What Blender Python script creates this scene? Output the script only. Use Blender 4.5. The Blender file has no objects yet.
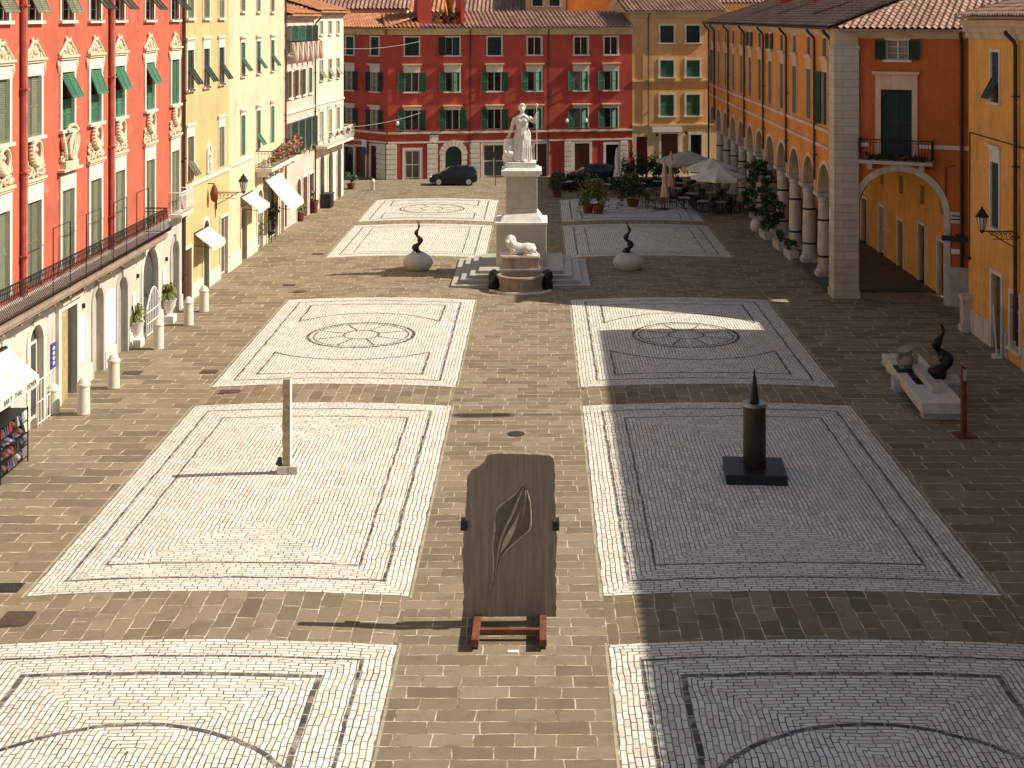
import bpy, math, random
from mathutils import Vector, Matrix
R = math.radians
PI = math.pi
sin, cos = math.sin, math.cos
rnd = random.Random(7)
scene = bpy.context.scene
col = scene.collection

# ------------------------------------------------------------------ measuring
H, F, CX, CY = 13.0, 1350.0, 540.0, 16.0      # camera height, focal length in px, vanishing point

def gp(px, py, z=0.0):
    """ground point seen at a pixel of the photograph (used to measure positions)"""
    Y = F * (H - z) / (py - CY)
    return ((px - CX) * Y / F, Y)

def zat(py, Y):
    return H - (py - CY) * Y / F

# ------------------------------------------------------------------ objects
def link(o, parent=None, loc=None, rz=0.0, rot=None):
    col.objects.link(o)
    if parent is not None:
        o.parent = parent
    if loc is not None:
        o.location = loc
    if rot is not None:
        o.rotation_euler = rot
    elif rz:
        o.rotation_euler = (0, 0, rz)
    return o

def tag(o, label=None, cat=None, group=None, kind=None):
    if label: o['label'] = label
    if cat: o['category'] = cat
    if group: o['group'] = group
    if kind: o['kind'] = kind
    return o

def empty(name, loc, rz=0.0, label=None, cat=None, group=None):
    o = bpy.data.objects.new(name, None)
    o.empty_display_size = 0.2
    link(o, None, loc, rz)
    return tag(o, label, cat, group)

def part(name, me, parent=None, loc=None, rz=0.0, rot=None):
    return link(bpy.data.objects.new(name, me), parent, loc, rz, rot)

def copy_tree(o, parent=None):
    c = o.copy()
    col.objects.link(c)
    if parent is not None:
        c.parent = parent
    for ch in list(o.children):
        copy_tree(ch, c)
    return c

class MB:
    """collects geometry of ONE mesh"""
    def __init__(s):
        s.v = []; s.f = []; s.uv = []; s.M = None; s.hasuv = False
    def add(s, vs, fs, uvs=None):
        b = len(s.v)
        if s.M is not None:
            vs = [tuple(s.M @ Vector(p)) for p in vs]
        s.v.extend(vs)
        for i, f in enumerate(fs):
            s.f.append(tuple(b + k for k in f))
            if uvs is not None:
                s.hasuv = True
                s.uv.append(uvs[i])
            else:
                s.uv.append(None)
        return s
    def box(s, x0, x1, y0, y1, z0, z1):
        v = [(x0,y0,z0),(x1,y0,z0),(x1,y1,z0),(x0,y1,z0),(x0,y0,z1),(x1,y0,z1),(x1,y1,z1),(x0,y1,z1)]
        return s.add(v, [(3,2,1,0),(4,5,6,7),(0,1,5,4),(1,2,6,5),(2,3,7,6),(3,0,4,7)])
    def frustum(s, x0, x1, y0, y1, z0, z1, t):
        v = [(x0,y0,z0),(x1,y0,z0),(x1,y1,z0),(x0,y1,z0),(x0+t,y0+t,z1),(x1-t,y0+t,z1),(x1-t,y1-t,z1),(x0+t,y1-t,z1)]
        return s.add(v, [(3,2,1,0),(4,5,6,7),(0,1,5,4),(1,2,6,5),(2,3,7,6),(3,0,4,7)])
    def quad(s, a, b, c, d):
        return s.add([a, b, c, d], [(0, 1, 2, 3)])
    def tube(s, pts, r, seg=8, squash=None):
        pts = [Vector(p) for p in pts]
        n = len(pts)
        rs = r if isinstance(r, (list, tuple)) else [r] * n
        vs = []; fs = []
        up = Vector((0, 0, 1))
        prev = None
        for i, p in enumerate(pts):
            t = (pts[min(i + 1, n - 1)] - pts[max(i - 1, 0)]).normalized()
            if prev is None:
                a = t.cross(up)
                if a.length < 1e-3: a = t.cross(Vector((1, 0, 0)))
                a.normalize()
            else:
                a = (prev - t * prev.dot(t))
                if a.length < 1e-4: a = t.orthogonal()
                a.normalize()
            prev = a
            b = t.cross(a)
            for k in range(seg):
                w = 2 * PI * k / seg
                vs.append(tuple(p + (a * cos(w) + b * sin(w)) * rs[i]))
        for i in range(n - 1):
            for k in range(seg):
                k2 = (k + 1) % seg
                fs.append((i*seg+k, i*seg+k2, (i+1)*seg+k2, (i+1)*seg+k))
        fs.append(tuple(range(seg - 1, -1, -1)))
        fs.append(tuple((n-1)*seg + k for k in range(seg)))
        return s.add(vs, fs)
    def lathe(s, prof, seg=24, cx=0, cy=0, sx=1, sy=1):
        vs = []; fs = []
        for (r, z) in prof:
            for k in range(seg):
                w = 2 * PI * k / seg
                vs.append((cx + sx * r * cos(w), cy + sy * r * sin(w), z))
        n = len(prof)
        for i in range(n - 1):
            for k in range(seg):
                k2 = (k + 1) % seg
                fs.append((i*seg+k, i*seg+k2, (i+1)*seg+k2, (i+1)*seg+k))
        fs.append(tuple(range(seg - 1, -1, -1)))
        fs.append(tuple((n-1)*seg + k for k in range(seg)))
        return s.add(vs, fs)
    def prism(s, poly, y0, y1):
        """polygon in x,z pushed from y0 to y1"""
        n = len(poly)
        vs = [(x, y0, z) for x, z in poly] + [(x, y1, z) for x, z in poly]
        fs = [tuple(range(n)), tuple(range(2*n-1, n-1, -1))]
        for i in range(n):
            j = (i + 1) % n
            fs.append((j, i, n + i, n + j))
        return s.add(vs, fs)
    def prismz(s, poly, z0, z1):
        n = len(poly)
        vs = [(x, y, z0) for x, y in poly] + [(x, y, z1) for x, y in poly]
        fs = [tuple(range(n-1, -1, -1)), tuple(range(n, 2*n))]
        for i in range(n):
            j = (i + 1) % n
            fs.append((i, j, n + j, n + i))
        return s.add(vs, fs)
    def ball(s, c, r, seg=10, rings=6):
        rx, ry, rz = r if isinstance(r, (list, tuple)) else (r, r, r)
        vs = []; fs = []
        for i in range(rings + 1):
            a = PI * i / rings
            rr = max(sin(a), 0.02)
            for k in range(seg):
                w = 2 * PI * k / seg
                vs.append((c[0] + rx*rr*cos(w), c[1] + ry*rr*sin(w), c[2] - rz*cos(a)))
        for i in range(rings):
            for k in range(seg):
                k2 = (k + 1) % seg
                fs.append((i*seg+k, i*seg+k2, (i+1)*seg+k2, (i+1)*seg+k))
        fs.append(tuple(range(seg - 1, -1, -1)))
        fs.append(tuple(rings*seg + k for k in range(seg)))
        return s.add(vs, fs)
    def mesh(s, name, mat, smooth=False, angle=40):
        me = bpy.data.meshes.new(name)
        me.from_pydata(s.v, [], s.f)
        if s.hasuv:
            lay = me.uv_layers.new(name='UVMap')
            k = 0
            data = [0.0] * (2 * len(me.loops))
            for f, u in zip(s.f, s.uv):
                for j in range(len(f)):
                    if u is not None:
                        data[2*k], data[2*k+1] = u[j]
                    k += 1
            lay.data.foreach_set('uv', data)
        if mat is not None:
            me.materials.append(mat)
        if smooth:
            me.polygons.foreach_set('use_smooth', [True] * len(me.polygons))
            me.set_sharp_from_angle(angle=R(angle))
        me.update()
        return me
    def build(s, name, mat, parent=None, loc=None, rz=0.0, smooth=False, angle=40, rot=None):
        return part(name, s.mesh(name, mat, smooth, angle), parent, loc, rz, rot)

def bevel(o, w, seg=2):
    m = o.modifiers.new('bevel', 'BEVEL')
    m.width = w; m.segments = seg; m.limit_method = 'ANGLE'; m.angle_limit = R(35)
    return o

# ------------------------------------------------------------------ materials
class NT:
    def __init__(s, name):
        s.m = bpy.data.materials.new(name)
        s.m.use_nodes = True
        s.t = s.m.node_tree
        s.t.nodes.clear()
        s.out = s.n('ShaderNodeOutputMaterial')
        s.b = s.n('ShaderNodeBsdfPrincipled')
        s.l(s.b.outputs[0], s.out.inputs[0])
    def n(s, typ, **kw):
        nd = s.t.nodes.new(typ)
        for k, v in kw.items():
            setattr(nd, k, v)
        return nd
    def l(s, a, b):
        s.t.links.new(a, b)
    def coord(s, kind='Object'):
        return s.n('ShaderNodeTexCoord').outputs[kind]
    def scaled(s, vec, sc):
        m = s.n('ShaderNodeMapping')
        s.l(vec, m.inputs[0])
        m.inputs['Scale'].default_value = sc
        return m.outputs[0]
    def noise(s, vec, scale, detail=4, rough=0.55, dist=0.0):
        nd = s.n('ShaderNodeTexNoise')
        s.l(vec, nd.inputs['Vector'])
        nd.inputs['Scale'].default_value = scale
        nd.inputs['Detail'].default_value = detail
        nd.inputs['Roughness'].default_value = rough
        nd.inputs['Distortion'].default_value = dist
        return nd.outputs['Fac']
    def ramp(s, fac, stops):
        r = s.n('ShaderNodeValToRGB')
        s.l(fac, r.inputs[0])
        e = r.color_ramp.elements
        while len(e) > 1: e.remove(e[-1])
        for i, (p, c) in enumerate(stops):
            if not isinstance(c, (tuple, list)): c = (c, c, c)
            c = tuple(c[:3]) + (1,)
            if i == 0:
                e[0].position = p; e[0].color = c
            else:
                x = e.new(p); x.color = c
        return r.outputs[0]
    def mix(s, fac, a, b, mode='MIX'):
        m = s.n('ShaderNodeMix', data_type='RGBA', blend_type=mode)
        for sock, val in ((m.inputs[0], fac), (m.inputs[6], a), (m.inputs[7], b)):
            if isinstance(val, (int, float)):
                sock.default_value = val
            elif isinstance(val, (tuple, list)):
                sock.default_value = tuple(val[:3]) + (1,)
            else:
                s.l(val, sock)
        return m.outputs[2]
    def math(s, op, a, b=0.0, c=None):
        m = s.n('ShaderNodeMath', operation=op)
        for i, val in enumerate((a, b) if c is None else (a, b, c)):
            if isinstance(val, (int, float)):
                m.inputs[i].default_value = val
            else:
                s.l(val, m.inputs[i])
        return m.outputs[0]
    def base(s, c):
        if isinstance(c, (tuple, list)): s.b.inputs['Base Color'].default_value = tuple(c[:3]) + (1,)
        else: s.l(c, s.b.inputs['Base Color'])
    def rough(s, r, metal=0.0, spec=0.5):
        s.b.inputs['Roughness'].default_value = r
        s.b.inputs['Metallic'].default_value = metal
        s.b.inputs['Specular IOR Level'].default_value = spec
    def bump(s, h, strength=0.3, dist=0.02):
        b = s.n('ShaderNodeBump')
        b.inputs['Strength'].default_value = strength
        b.inputs['Distance'].default_value = dist
        s.l(h, b.inputs['Height'])
        s.l(b.outputs[0], s.b.inputs['Normal'])

def mul(c, k): return tuple(x * k for x in c)

def m_plaster(name, c, light=None, dark=None, patch=None, pscale=1.0, grime=0.5, bump=0.3):
    t = NT(name)
    co = t.coord('Object')
    light = light or mul(c, 1.16); dark = dark or mul(c, 0.78)
    big = t.noise(co, 0.55, 6, 0.62)
    cc = t.ramp(big, [(0.3, dark), (0.5, c), (0.72, light)])
    streak = t.noise(t.scaled(co, (2.6, 2.6, 0.22)), 1.6, 5, 0.6)
    cc = t.mix(t.ramp(streak, [(0.48, 0.0), (0.78, grime)]), cc, mul(c, 0.52))
    thin = t.noise(t.scaled(co, (9, 9, 0.35)), 1.5, 5, 0.7)
    cc = t.mix(t.ramp(thin, [(0.58, 0.0), (0.74, grime * 0.8)]), cc, tuple(x * 0.4 + 0.05 for x in c))
    blot = t.noise(co, 2.2, 7, 0.72)
    cc = t.mix(t.ramp(blot, [(0.55, 0.0), (0.75, 0.35)]), cc, light)
    if patch:
        p = t.noise(co, 1.3 * pscale, 7, 0.7, 0.6)
        cc = t.mix(t.ramp(p, [(0.6, 0.0), (0.66, 0.75)]), cc, patch)
    fine = t.noise(co, 14, 4)
    cc = t.mix(0.18, cc, t.ramp(fine, [(0.3, 0.25), (0.7, 1.0)]), 'MULTIPLY')
    t.base(cc); t.rough(0.92, spec=0.2)
    t.bump(t.noise(co, 9, 5), bump, 0.02)
    return t.m

def m_simple(name, c, rough=0.6, metal=0.0, var=0.25, scale=3.0, spec=0.4, bump=0.0, c2=None, detail=5):
    t = NT(name)
    co = t.coord('Object')
    n = t.noise(co, scale, detail, 0.6)
    t.base(t.ramp(n, [(0.28, c2 or mul(c, 1 - var)), (0.7, mul(c, 1 + var * 0.6))]))
    t.rough(rough, metal, spec)
    if bump:
        t.bump(t.noise(co, scale * 4, 5), bump, 0.02)
    return t.m

def m_marble(name, c, stain=(0.3, 0.26, 0.2), amount=0.6, rough=0.6, scale=1.3, bump=0.2):
    t = NT(name)
    co = t.coord('Object')
    a = t.noise(co, scale, 7, 0.65, 0.8)
    cc = t.ramp(a, [(0.35, mul(c, 0.82)), (0.6, c)])
    st = t.noise(t.scaled(co, (2.4, 2.4, 0.6)), scale * 1.3, 6, 0.68)
    cc = t.mix(t.ramp(st, [(0.5, 0.0), (0.74, amount)]), cc, stain)
    t.base(cc); t.rough(rough, spec=0.35)
    t.bump(t.noise(co, scale * 9, 5), bump, 0.015)
    return t.m

def m_shutter(name, c):
    t = NT(name)
    co = t.coord('Object')
    oi = t.n('ShaderNodeObjectInfo')
    n = t.noise(co, 2.5, 5, 0.65)
    cc = t.ramp(n, [(0.3, mul(c, 0.75)), (0.65, c), (0.8, tuple(x * 0.8 + 0.06 for x in c))])
    v = t.math('MULTIPLY_ADD', oi.outputs['Random'], 0.5, 0.72)
    hsv = t.n('ShaderNodeHueSaturation')
    t.l(v, hsv.inputs['Value']); t.l(cc, hsv.inputs['Color'])
    t.base(hsv.outputs[0]); t.rough(0.55, spec=0.35)
    return t.m

def m_tiles(name, cols):
    t = NT(name)
    uv = t.coord('UV')
    fl = t.n('ShaderNodeVectorMath', operation='FLOOR')
    t.l(uv, fl.inputs[0])
    wn = t.n('ShaderNodeTexWhiteNoise', noise_dimensions='2D')
    t.l(fl.outputs[0], wn.inputs['Vector'])
    k = len(cols)
    cc = t.ramp(wn.outputs['Value'], [(i / (k - 1), c) for i, c in enumerate(cols)])
    co = t.coord('Object')
    li = t.noise(co, 0.8, 6, 0.7)
    cc = t.mix(t.ramp(li, [(0.48, 0.0), (0.72, 0.65)]), cc, (0.13, 0.105, 0.085))
    f = t.noise(co, 11, 4)
    cc = t.mix(0.3, cc, t.ramp(f, [(0.3, 0.3), (0.7, 1.0)]), 'MULTIPLY')
    t.base(cc); t.rough(0.9, spec=0.2)
    t.bump(t.noise(co, 20, 4), 0.3, 0.01)
    return t.m

def m_ground():
    t = NT('stone_paving')
    uv = t.coord('UV')
    co = t.coord('Object')
    wob = t.n('ShaderNodeTexNoise'); t.l(co, wob.inputs['Vector'])
    wob.inputs['Scale'].default_value = 1.1; wob.inputs['Detail'].default_value = 3
    ad = t.n('ShaderNodeVectorMath', operation='MULTIPLY_ADD')
    t.l(wob.outputs['Color'], ad.inputs[0]); ad.inputs[1].default_value = (0.15, 0.13, 0); t.l(uv, ad.inputs[2])
    br = t.n('ShaderNodeTexBrick', offset=0.5, offset_frequency=2, squash=1.35, squash_frequency=3)
    t.l(ad.outputs[0], br.inputs['Vector'])
    br.inputs['Color1'].default_value = (0.0, 0, 0, 1); br.inputs['Color2'].default_value = (1, 1, 1, 1)
    br.inputs['Mortar'].default_value = (0.5, 0.5, 0.5, 1)
    br.inputs['Scale'].default_value = 1.0; br.inputs['Mortar Size'].default_value = 0.016
    br.inputs['Mortar Smooth'].default_value = 0.25
    br.inputs['Brick Width'].default_value = 0.74; br.inputs['Row Height'].default_value = 0.43
    stone = t.ramp(br.outputs['Color'], [(0.0, (0.165, 0.129, 0.08)), (0.5, (0.245, 0.193, 0.122)), (1.0, (0.315, 0.256, 0.17))])
    big = t.noise(co, 0.12, 6, 0.65)
    stone = t.mix(t.ramp(big, [(0.35, 0.0), (0.7, 0.55)]), stone, (0.285, 0.22, 0.135))
    med = t.noise(co, 1.7, 6, 0.7)
    stone = t.mix(t.ramp(med, [(0.5, 0.0), (0.75, 0.6)]), stone, (0.12, 0.092, 0.06))
    fine = t.noise(co, 26, 4, 0.7)
    stone = t.mix(0.4, stone, t.ramp(fine, [(0.3, 0.45), (0.7, 1.0)]), 'MULTIPLY')
    jn = t.noise(co, 2.3, 5, 0.7)
    joint = t.ramp(jn, [(0.36, (0.15, 0.11, 0.068)), (0.47, (0.34, 0.27, 0.175)), (0.6, (0.62, 0.53, 0.38))])
    cc = t.mix(br.outputs['Fac'], stone, joint)
    t.base(cc); t.rough(0.82, spec=0.3)
    h = t.math('SUBTRACT', t.math('MULTIPLY', fine, 0.35), t.math('MULTIPLY', br.outputs['Fac'], 0.8))
    t.bump(h, 0.5, 0.02)
    return t.m

def m_mosaic():
    """courses of small white stones that follow the nearest edge of the panel (mitred corners)"""
    t = NT('white_cobbles')
    e = t.n('ShaderNodeUVMap', uv_map='edge')       # distance to side edge, to end edge
    p = t.n('ShaderNodeUVMap', uv_map='place')      # metres across, along
    se = t.n('ShaderNodeSeparateXYZ'); t.l(e.outputs[0], se.inputs[0])
    sp = t.n('ShaderNodeSeparateXYZ'); t.l(p.outputs[0], sp.inputs[0])
    co = t.coord('Object')
    wob = t.n('ShaderNodeTexNoise'); t.l(co, wob.inputs['Vector'])
    wob.inputs['Scale'].default_value = 1.6; wob.inputs['Detail'].default_value = 4
    sw = t.n('ShaderNodeSeparateXYZ'); t.l(wob.outputs['Color'], sw.inputs[0])
    w1 = t.math('MULTIPLY_ADD', sw.outputs[0], 0.115, -0.057)
    w2 = t.math('MULTIPLY_ADD', sw.outputs[1], 0.17, -0.085)
    dx, dy = se.outputs[0], se.outputs[1]
    cond = t.math('LESS_THAN', dx, dy)
    v = t.math('ADD', t.math('MINIMUM', dx, dy), w1)
    ux, uy = sp.outputs[0], sp.outputs[1]
    u = t.math('ADD', t.math('ADD', t.math('MULTIPLY', cond, uy), t.math('MULTIPLY', t.math('SUBTRACT', 1.0, cond), ux)), w2)
    cv = t.n('ShaderNodeCombineXYZ'); t.l(u, cv.inputs[0]); t.l(v, cv.inputs[1])
    br = t.n('ShaderNodeTexBrick', offset=0.45, offset_frequency=2, squash=1.5, squash_frequency=3)
    t.l(cv.outputs[0], br.inputs['Vector'])
    br.inputs['Color1'].default_value = (0, 0, 0, 1); br.inputs['Color2'].default_value = (1, 1, 1, 1)
    br.inputs['Mortar'].default_value = (0.5, 0.5, 0.5, 1)
    br.inputs['Scale'].default_value = 1.0; br.inputs['Mortar Size'].default_value = 0.014
    br.inputs['Mortar Smooth'].default_value = 0.35
    br.inputs['Brick Width'].default_value = 0.29; br.inputs['Row Height'].default_value = 0.118
    stone = t.ramp(br.outputs['Color'], [(0.0, (0.58, 0.54, 0.455)), (0.4, (0.7, 0.665, 0.58)), (1.0, (0.79, 0.76, 0.68))])
    big = t.noise(co, 0.28, 6, 0.7)
    stone = t.mix(t.ramp(big, [(0.48, 0.0), (0.75, 0.5)]), stone, (0.64, 0.545, 0.42))
    worn = t.noise(co, 0.5, 7, 0.75, 0.5)
    stone = t.mix(t.ramp(worn, [(0.6, 0.0), (0.74, 0.5)]), stone, (0.46, 0.38, 0.29))
    sp_ = t.noise(co, 5.5, 5, 0.7)
    stone = t.mix(t.ramp(sp_, [(0.62, 0.0), (0.72, 0.55)]), stone, (0.34, 0.28, 0.2))
    jn = t.noise(co, 1.1, 6, 0.7)
    joint = t.ramp(jn, [(0.38, (0.06, 0.052, 0.042)), (0.68, (0.36, 0.3, 0.22))])
    cc = t.mix(br.outputs['Fac'], stone, joint)
    t.base(cc); t.rough(0.75, spec=0.3)
    h = t.math('SUBTRACT', t.math('MULTIPLY', t.noise(co, 18, 4), 0.4), br.outputs['Fac'])
    t.bump(h, 0.65, 0.02)
    return t.m

def m_inlay():
    t = NT('dark_inlay_stone')
    uv = t.coord('UV')
    br = t.n('ShaderNodeTexBrick', offset=0.0)
    t.l(uv, br.inputs['Vector'])
    br.inputs['Color1'].default_value = (0.045, 0.043, 0.045, 1); br.inputs['Color2'].default_value = (0.1, 0.092, 0.085, 1)
    br.inputs['Mortar'].default_value = (0.42, 0.37, 0.29, 1)
    br.inputs['Scale'].default_value = 1.0; br.inputs['Mortar Size'].default_value = 0.014
    br.inputs['Brick Width'].default_value = 0.46; br.inputs['Row Height'].default_value = 5.0
    co = t.coord('Object')
    n = t.noise(co, 1.4, 6, 0.75)
    cc = t.mix(t.ramp(n, [(0.48, 0.0), (0.66, 0.85)]), br.outputs['Color'], (0.45, 0.4, 0.32))
    t.base(cc); t.rough(0.7, spec=0.3)
    return t.m

M = {}
M['ground'] = m_ground()
M['mosaic'] = m_mosaic()
M['inlay'] = m_inlay()
M['red'] = m_plaster('coral_red_plaster', (0.54, 0.13, 0.078), patch=(0.62, 0.235, 0.15), grime=0.45)
M['red_far'] = m_plaster('deep_red_plaster', (0.55, 0.088, 0.066), grime=0.4, patch=(0.4, 0.1, 0.08), bump=0.06)
M['ochre'] = m_plaster('ochre_plaster', (0.7, 0.45, 0.21), grime=0.4)
M['pale'] = m_plaster('pale_yellow_plaster', (0.72, 0.575, 0.385), grime=0.3)
M['pink'] = m_plaster('pale_pink_plaster', (0.78, 0.52, 0.43), grime=0.3)
M['cream'] = m_plaster('cream_plaster', (0.76, 0.67, 0.52), grime=0.35)
M['white_plaster'] = m_plaster('white_ground_floor_plaster', (0.58, 0.53, 0.45), grime=0.55, patch=(0.55, 0.5, 0.42))
M['orange'] = m_plaster('burnt_orange_plaster', (0.82, 0.31, 0.075), grime=0.35, patch=(0.5, 0.2, 0.07))
M['orange_deep'] = m_plaster('deep_orange_plaster', (0.58, 0.16, 0.04), grime=0.4)
M['amber'] = m_plaster('amber_plaster', (0.82, 0.4, 0.1), grime=0.4, patch=(0.5, 0.3, 0.14))
M['far_amber'] = m_plaster('golden_plaster', (0.8, 0.46, 0.19), grime=0.3, bump=0.06)
M['far_cream'] = m_plaster('straw_plaster', (0.72, 0.56, 0.32), grime=0.4, bump=0.06)
M['beige'] = m_plaster('beige_cornice_plaster', (0.6, 0.47, 0.3), grime=0.35)
M['marble'] = m_marble('white_marble', (0.8, 0.77, 0.7), stain=(0.42, 0.37, 0.29), amount=0.45)
M['marble_dirty'] = m_marble('weathered_marble', (0.62, 0.56, 0.48), stain=(0.2, 0.16, 0.12), amount=0.75)
M['marble_grey'] = m_marble('grey_marble', (0.5, 0.47, 0.43), stain=(0.24, 0.2, 0.16), amount=0.6)
M['trim'] = m_marble('marble_trim', (0.74, 0.68, 0.58), stain=(0.45, 0.38, 0.28), amount=0.5)
M['stucco'] = m_marble('stucco_ornament', (0.68, 0.57, 0.4), stain=(0.34, 0.24, 0.15), amount=0.6, scale=3)
M['shut_green'] = m_shutter('green_shutter_paint', (0.03, 0.13, 0.07))
M['shut_bright'] = m_shutter('bright_green_shutter_paint', (0.055, 0.18, 0.1))
M['shut_grey'] = m_shutter('grey_green_shutter_paint', (0.19, 0.2, 0.125))
M['shut_dark'] = m_shutter('dark_green_shutter_paint', (0.02, 0.05, 0.032))
M['shut_olive'] = m_shutter('olive_shutter_paint', (0.17, 0.155, 0.09))
M['shut_grey2'] = m_shutter('stone_grey_shutter_paint', (0.36, 0.33, 0.26))
M['sash'] = m_simple('white_sash_paint', (0.66, 0.62, 0.55), 0.5, var=0.15)
M['wood'] = m_simple('brown_door_wood', (0.12, 0.05, 0.022), 0.5, var=0.4, scale=5)
M['wood_light'] = m_simple('light_door_wood', (0.4, 0.31, 0.14), 0.55, var=0.3, scale=4)
M['maroon'] = m_simple('maroon_door_paint', (0.14, 0.02, 0.018), 0.5)
M['iron'] = m_simple('black_iron', (0.022, 0.02, 0.02), 0.5, 0.4, var=0.3)
M['pipe_red'] = m_simple('red_downpipe_paint', (0.5, 0.13, 0.1), 0.5, var=0.3)
M['pipe_dark'] = m_simple('brown_downpipe_metal', (0.06, 0.035, 0.028), 0.5, 0.2, var=0.3)
M['awning'] = m_simple('white_awning_canvas', (0.6, 0.565, 0.5), 0.9, var=0.16, scale=1.2)
M['canvas'] = m_simple('off_white_parasol_canvas', (0.74, 0.69, 0.61), 0.9, var=0.12)
M['canvas_grey'] = m_simple('grey_parasol_canvas', (0.46, 0.43, 0.37), 0.9, var=0.15)
M['canvas_pink'] = m_simple('dusty_pink_canvas', (0.6, 0.44, 0.35), 0.9, var=0.15)
M['terracotta'] = m_simple('terracotta', (0.17, 0.05, 0.03), 0.8, var=0.3)
M['leaf'] = m_simple('dark_leaves', (0.035, 0.07, 0.02), 0.55, var=0.5, scale=5, c2=(0.012, 0.03, 0.01))
M['leaf_olive'] = m_simple('olive_leaves', (0.17, 0.16, 0.03), 0.55, var=0.5, scale=4, c2=(0.05, 0.06, 0.012))
M['flower'] = m_simple('pink_flowers', (0.55, 0.12, 0.14), 0.7, var=0.5, scale=6)
M['bronze'] = m_simple('dark_bronze', (0.05, 0.036, 0.028), 0.42, 0.55, var=0.5, scale=4, bump=0.2)
M['black_bronze'] = m_simple('black_bronze', (0.012, 0.011, 0.011), 0.4, 0.3, var=0.4, scale=5)
M['black_stone'] = m_simple('black_stone', (0.014, 0.014, 0.016), 0.45, var=0.3)
M['rust'] = m_simple('rusty_steel', (0.2, 0.055, 0.025), 0.75, 0.1, var=0.55, scale=6, bump=0.3, c2=(0.07, 0.02, 0.012))
M['dark_metal'] = m_simple('dark_grey_metal', (0.05, 0.05, 0.05), 0.5, 0.4)
M['black'] = m_simple('black_paint', (0.012, 0.012, 0.013), 0.5)
M['white_paint'] = m_simple('white_paint', (0.8, 0.78, 0.74), 0.5, var=0.1)
M['blue_paint'] = m_simple('blue_enamel', (0.03, 0.05, 0.3), 0.4, var=0.15)
M['tiles'] = m_tiles('clay_roof_tiles', [(0.3, 0.15, 0.105), (0.36, 0.195, 0.14), (0.42, 0.255, 0.19), (0.33, 0.175, 0.13), (0.45, 0.31, 0.24)])
M['tiles_orange'] = m_tiles('orange_roof_tiles', [(0.46, 0.17, 0.07), (0.58, 0.25, 0.12), (0.4, 0.15, 0.07), (0.62, 0.32, 0.17)])
M['tiles_old'] = m_tiles('old_dark_roof_tiles', [(0.07, 0.036, 0.028), (0.1, 0.05, 0.038), (0.055, 0.032, 0.027), (0.14, 0.075, 0.055)])

def m_glass(name, c, rough=0.08):
    t = NT(name)
    co = t.coord('Object')
    n = t.noise(co, 0.9, 3)
    t.base(t.ramp(n, [(0.4, mul(c, 0.6)), (0.65, c)]))
    t.rough(rough, spec=0.6)
    return t.m
M['glass'] = m_glass('dark_window_glass', (0.02, 0.022, 0.024))
M['glass_shop'] = m_glass('shop_window_glass', (0.09, 0.1, 0.1), 0.15)
M['curtain'] = m_glass('curtained_window_glass', (0.3, 0.27, 0.22), 0.2)

# ------------------------------------------------------------------ camera, sky, sun
cam = bpy.data.cameras.new('camera')
cam.sensor_width = 36.0
cam.lens = F / 1024.0 * 36.0
cam.shift_x = -(CX - 512.0) / 1024.0
cam.shift_y = -(384.0 - CY) / 1024.0
cam.clip_start = 0.5; cam.clip_end = 3000
co = bpy.data.objects.new('camera', cam)
co.location = (0, 0, H); co.rotation_euler = (R(90), 0, 0)
col.objects.link(co); scene.camera = co

SUN = Vector((1.14, 0.045, 1.0)).normalized()
elev = math.asin(SUN.z)
azim = math.atan2(SUN.x, SUN.y)            # clockwise from +Y
w = bpy.data.worlds.new('World'); scene.world = w; w.use_nodes = True
nt = w.node_tree
bg = nt.nodes['Background']
sky = nt.nodes.new('ShaderNodeTexSky'); sky.sky_type = 'NISHITA'
sky.sun_disc = False; sky.sun_elevation = elev; sky.sun_rotation = azim
sky.air_density = 1.0; sky.dust_density = 1.2; sky.ozone_density = 1.0
hs = nt.nodes.new('ShaderNodeHueSaturation'); hs.inputs['Saturation'].default_value = 0.7; hs.inputs['Hue'].default_value = 0.485
nt.links.new(sky.outputs[0], hs.inputs['Color']); nt.links.new(hs.outputs[0], bg.inputs[0]); bg.inputs[1].default_value = 0.071
sl = bpy.data.lights.new('sun', 'SUN'); sl.energy = 4.6; sl.angle = R(0.5); sl.color = (1.0, 0.91, 0.775)
so = bpy.data.objects.new('sun', sl); col.objects.link(so)
so.rotation_euler = SUN.to_track_quat('Z', 'Y').to_euler(); so.location = (30, 0, 40)
vs = scene.view_settings
vs.view_transform = 'Standard'; vs.look = 'None'; vs.exposure = 0.52; vs.gamma = 1.0; vs.use_curve_mapping = False
scene.render.filter_size = 0.9
scene.cycles.max_bounces = 6; scene.cycles.diffuse_bounces = 4
# ------------------------------------------------------------------ ground
XL0, XL1, XR0, XR1 = -11.5, -2.95, 1.42, 10.35           # the two columns of mosaic panels
ROWS = [(13.4, 27.9), (30.25, 45.0), (47.3, 61.8), (72.6, 83.7), (85.3, 95.4)]
def camber(x):
    for a, b in ((XL0, XL1), (XR0, XR1)):
        if a < x < b:
            t = (x - (a + b) / 2) / ((b - a) / 2)
            return 0.12 * (1 - t * t)
    return 0.0
def gz(x, y=50):
    return camber(x) if 5 < y < 100 else 0.0

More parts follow.
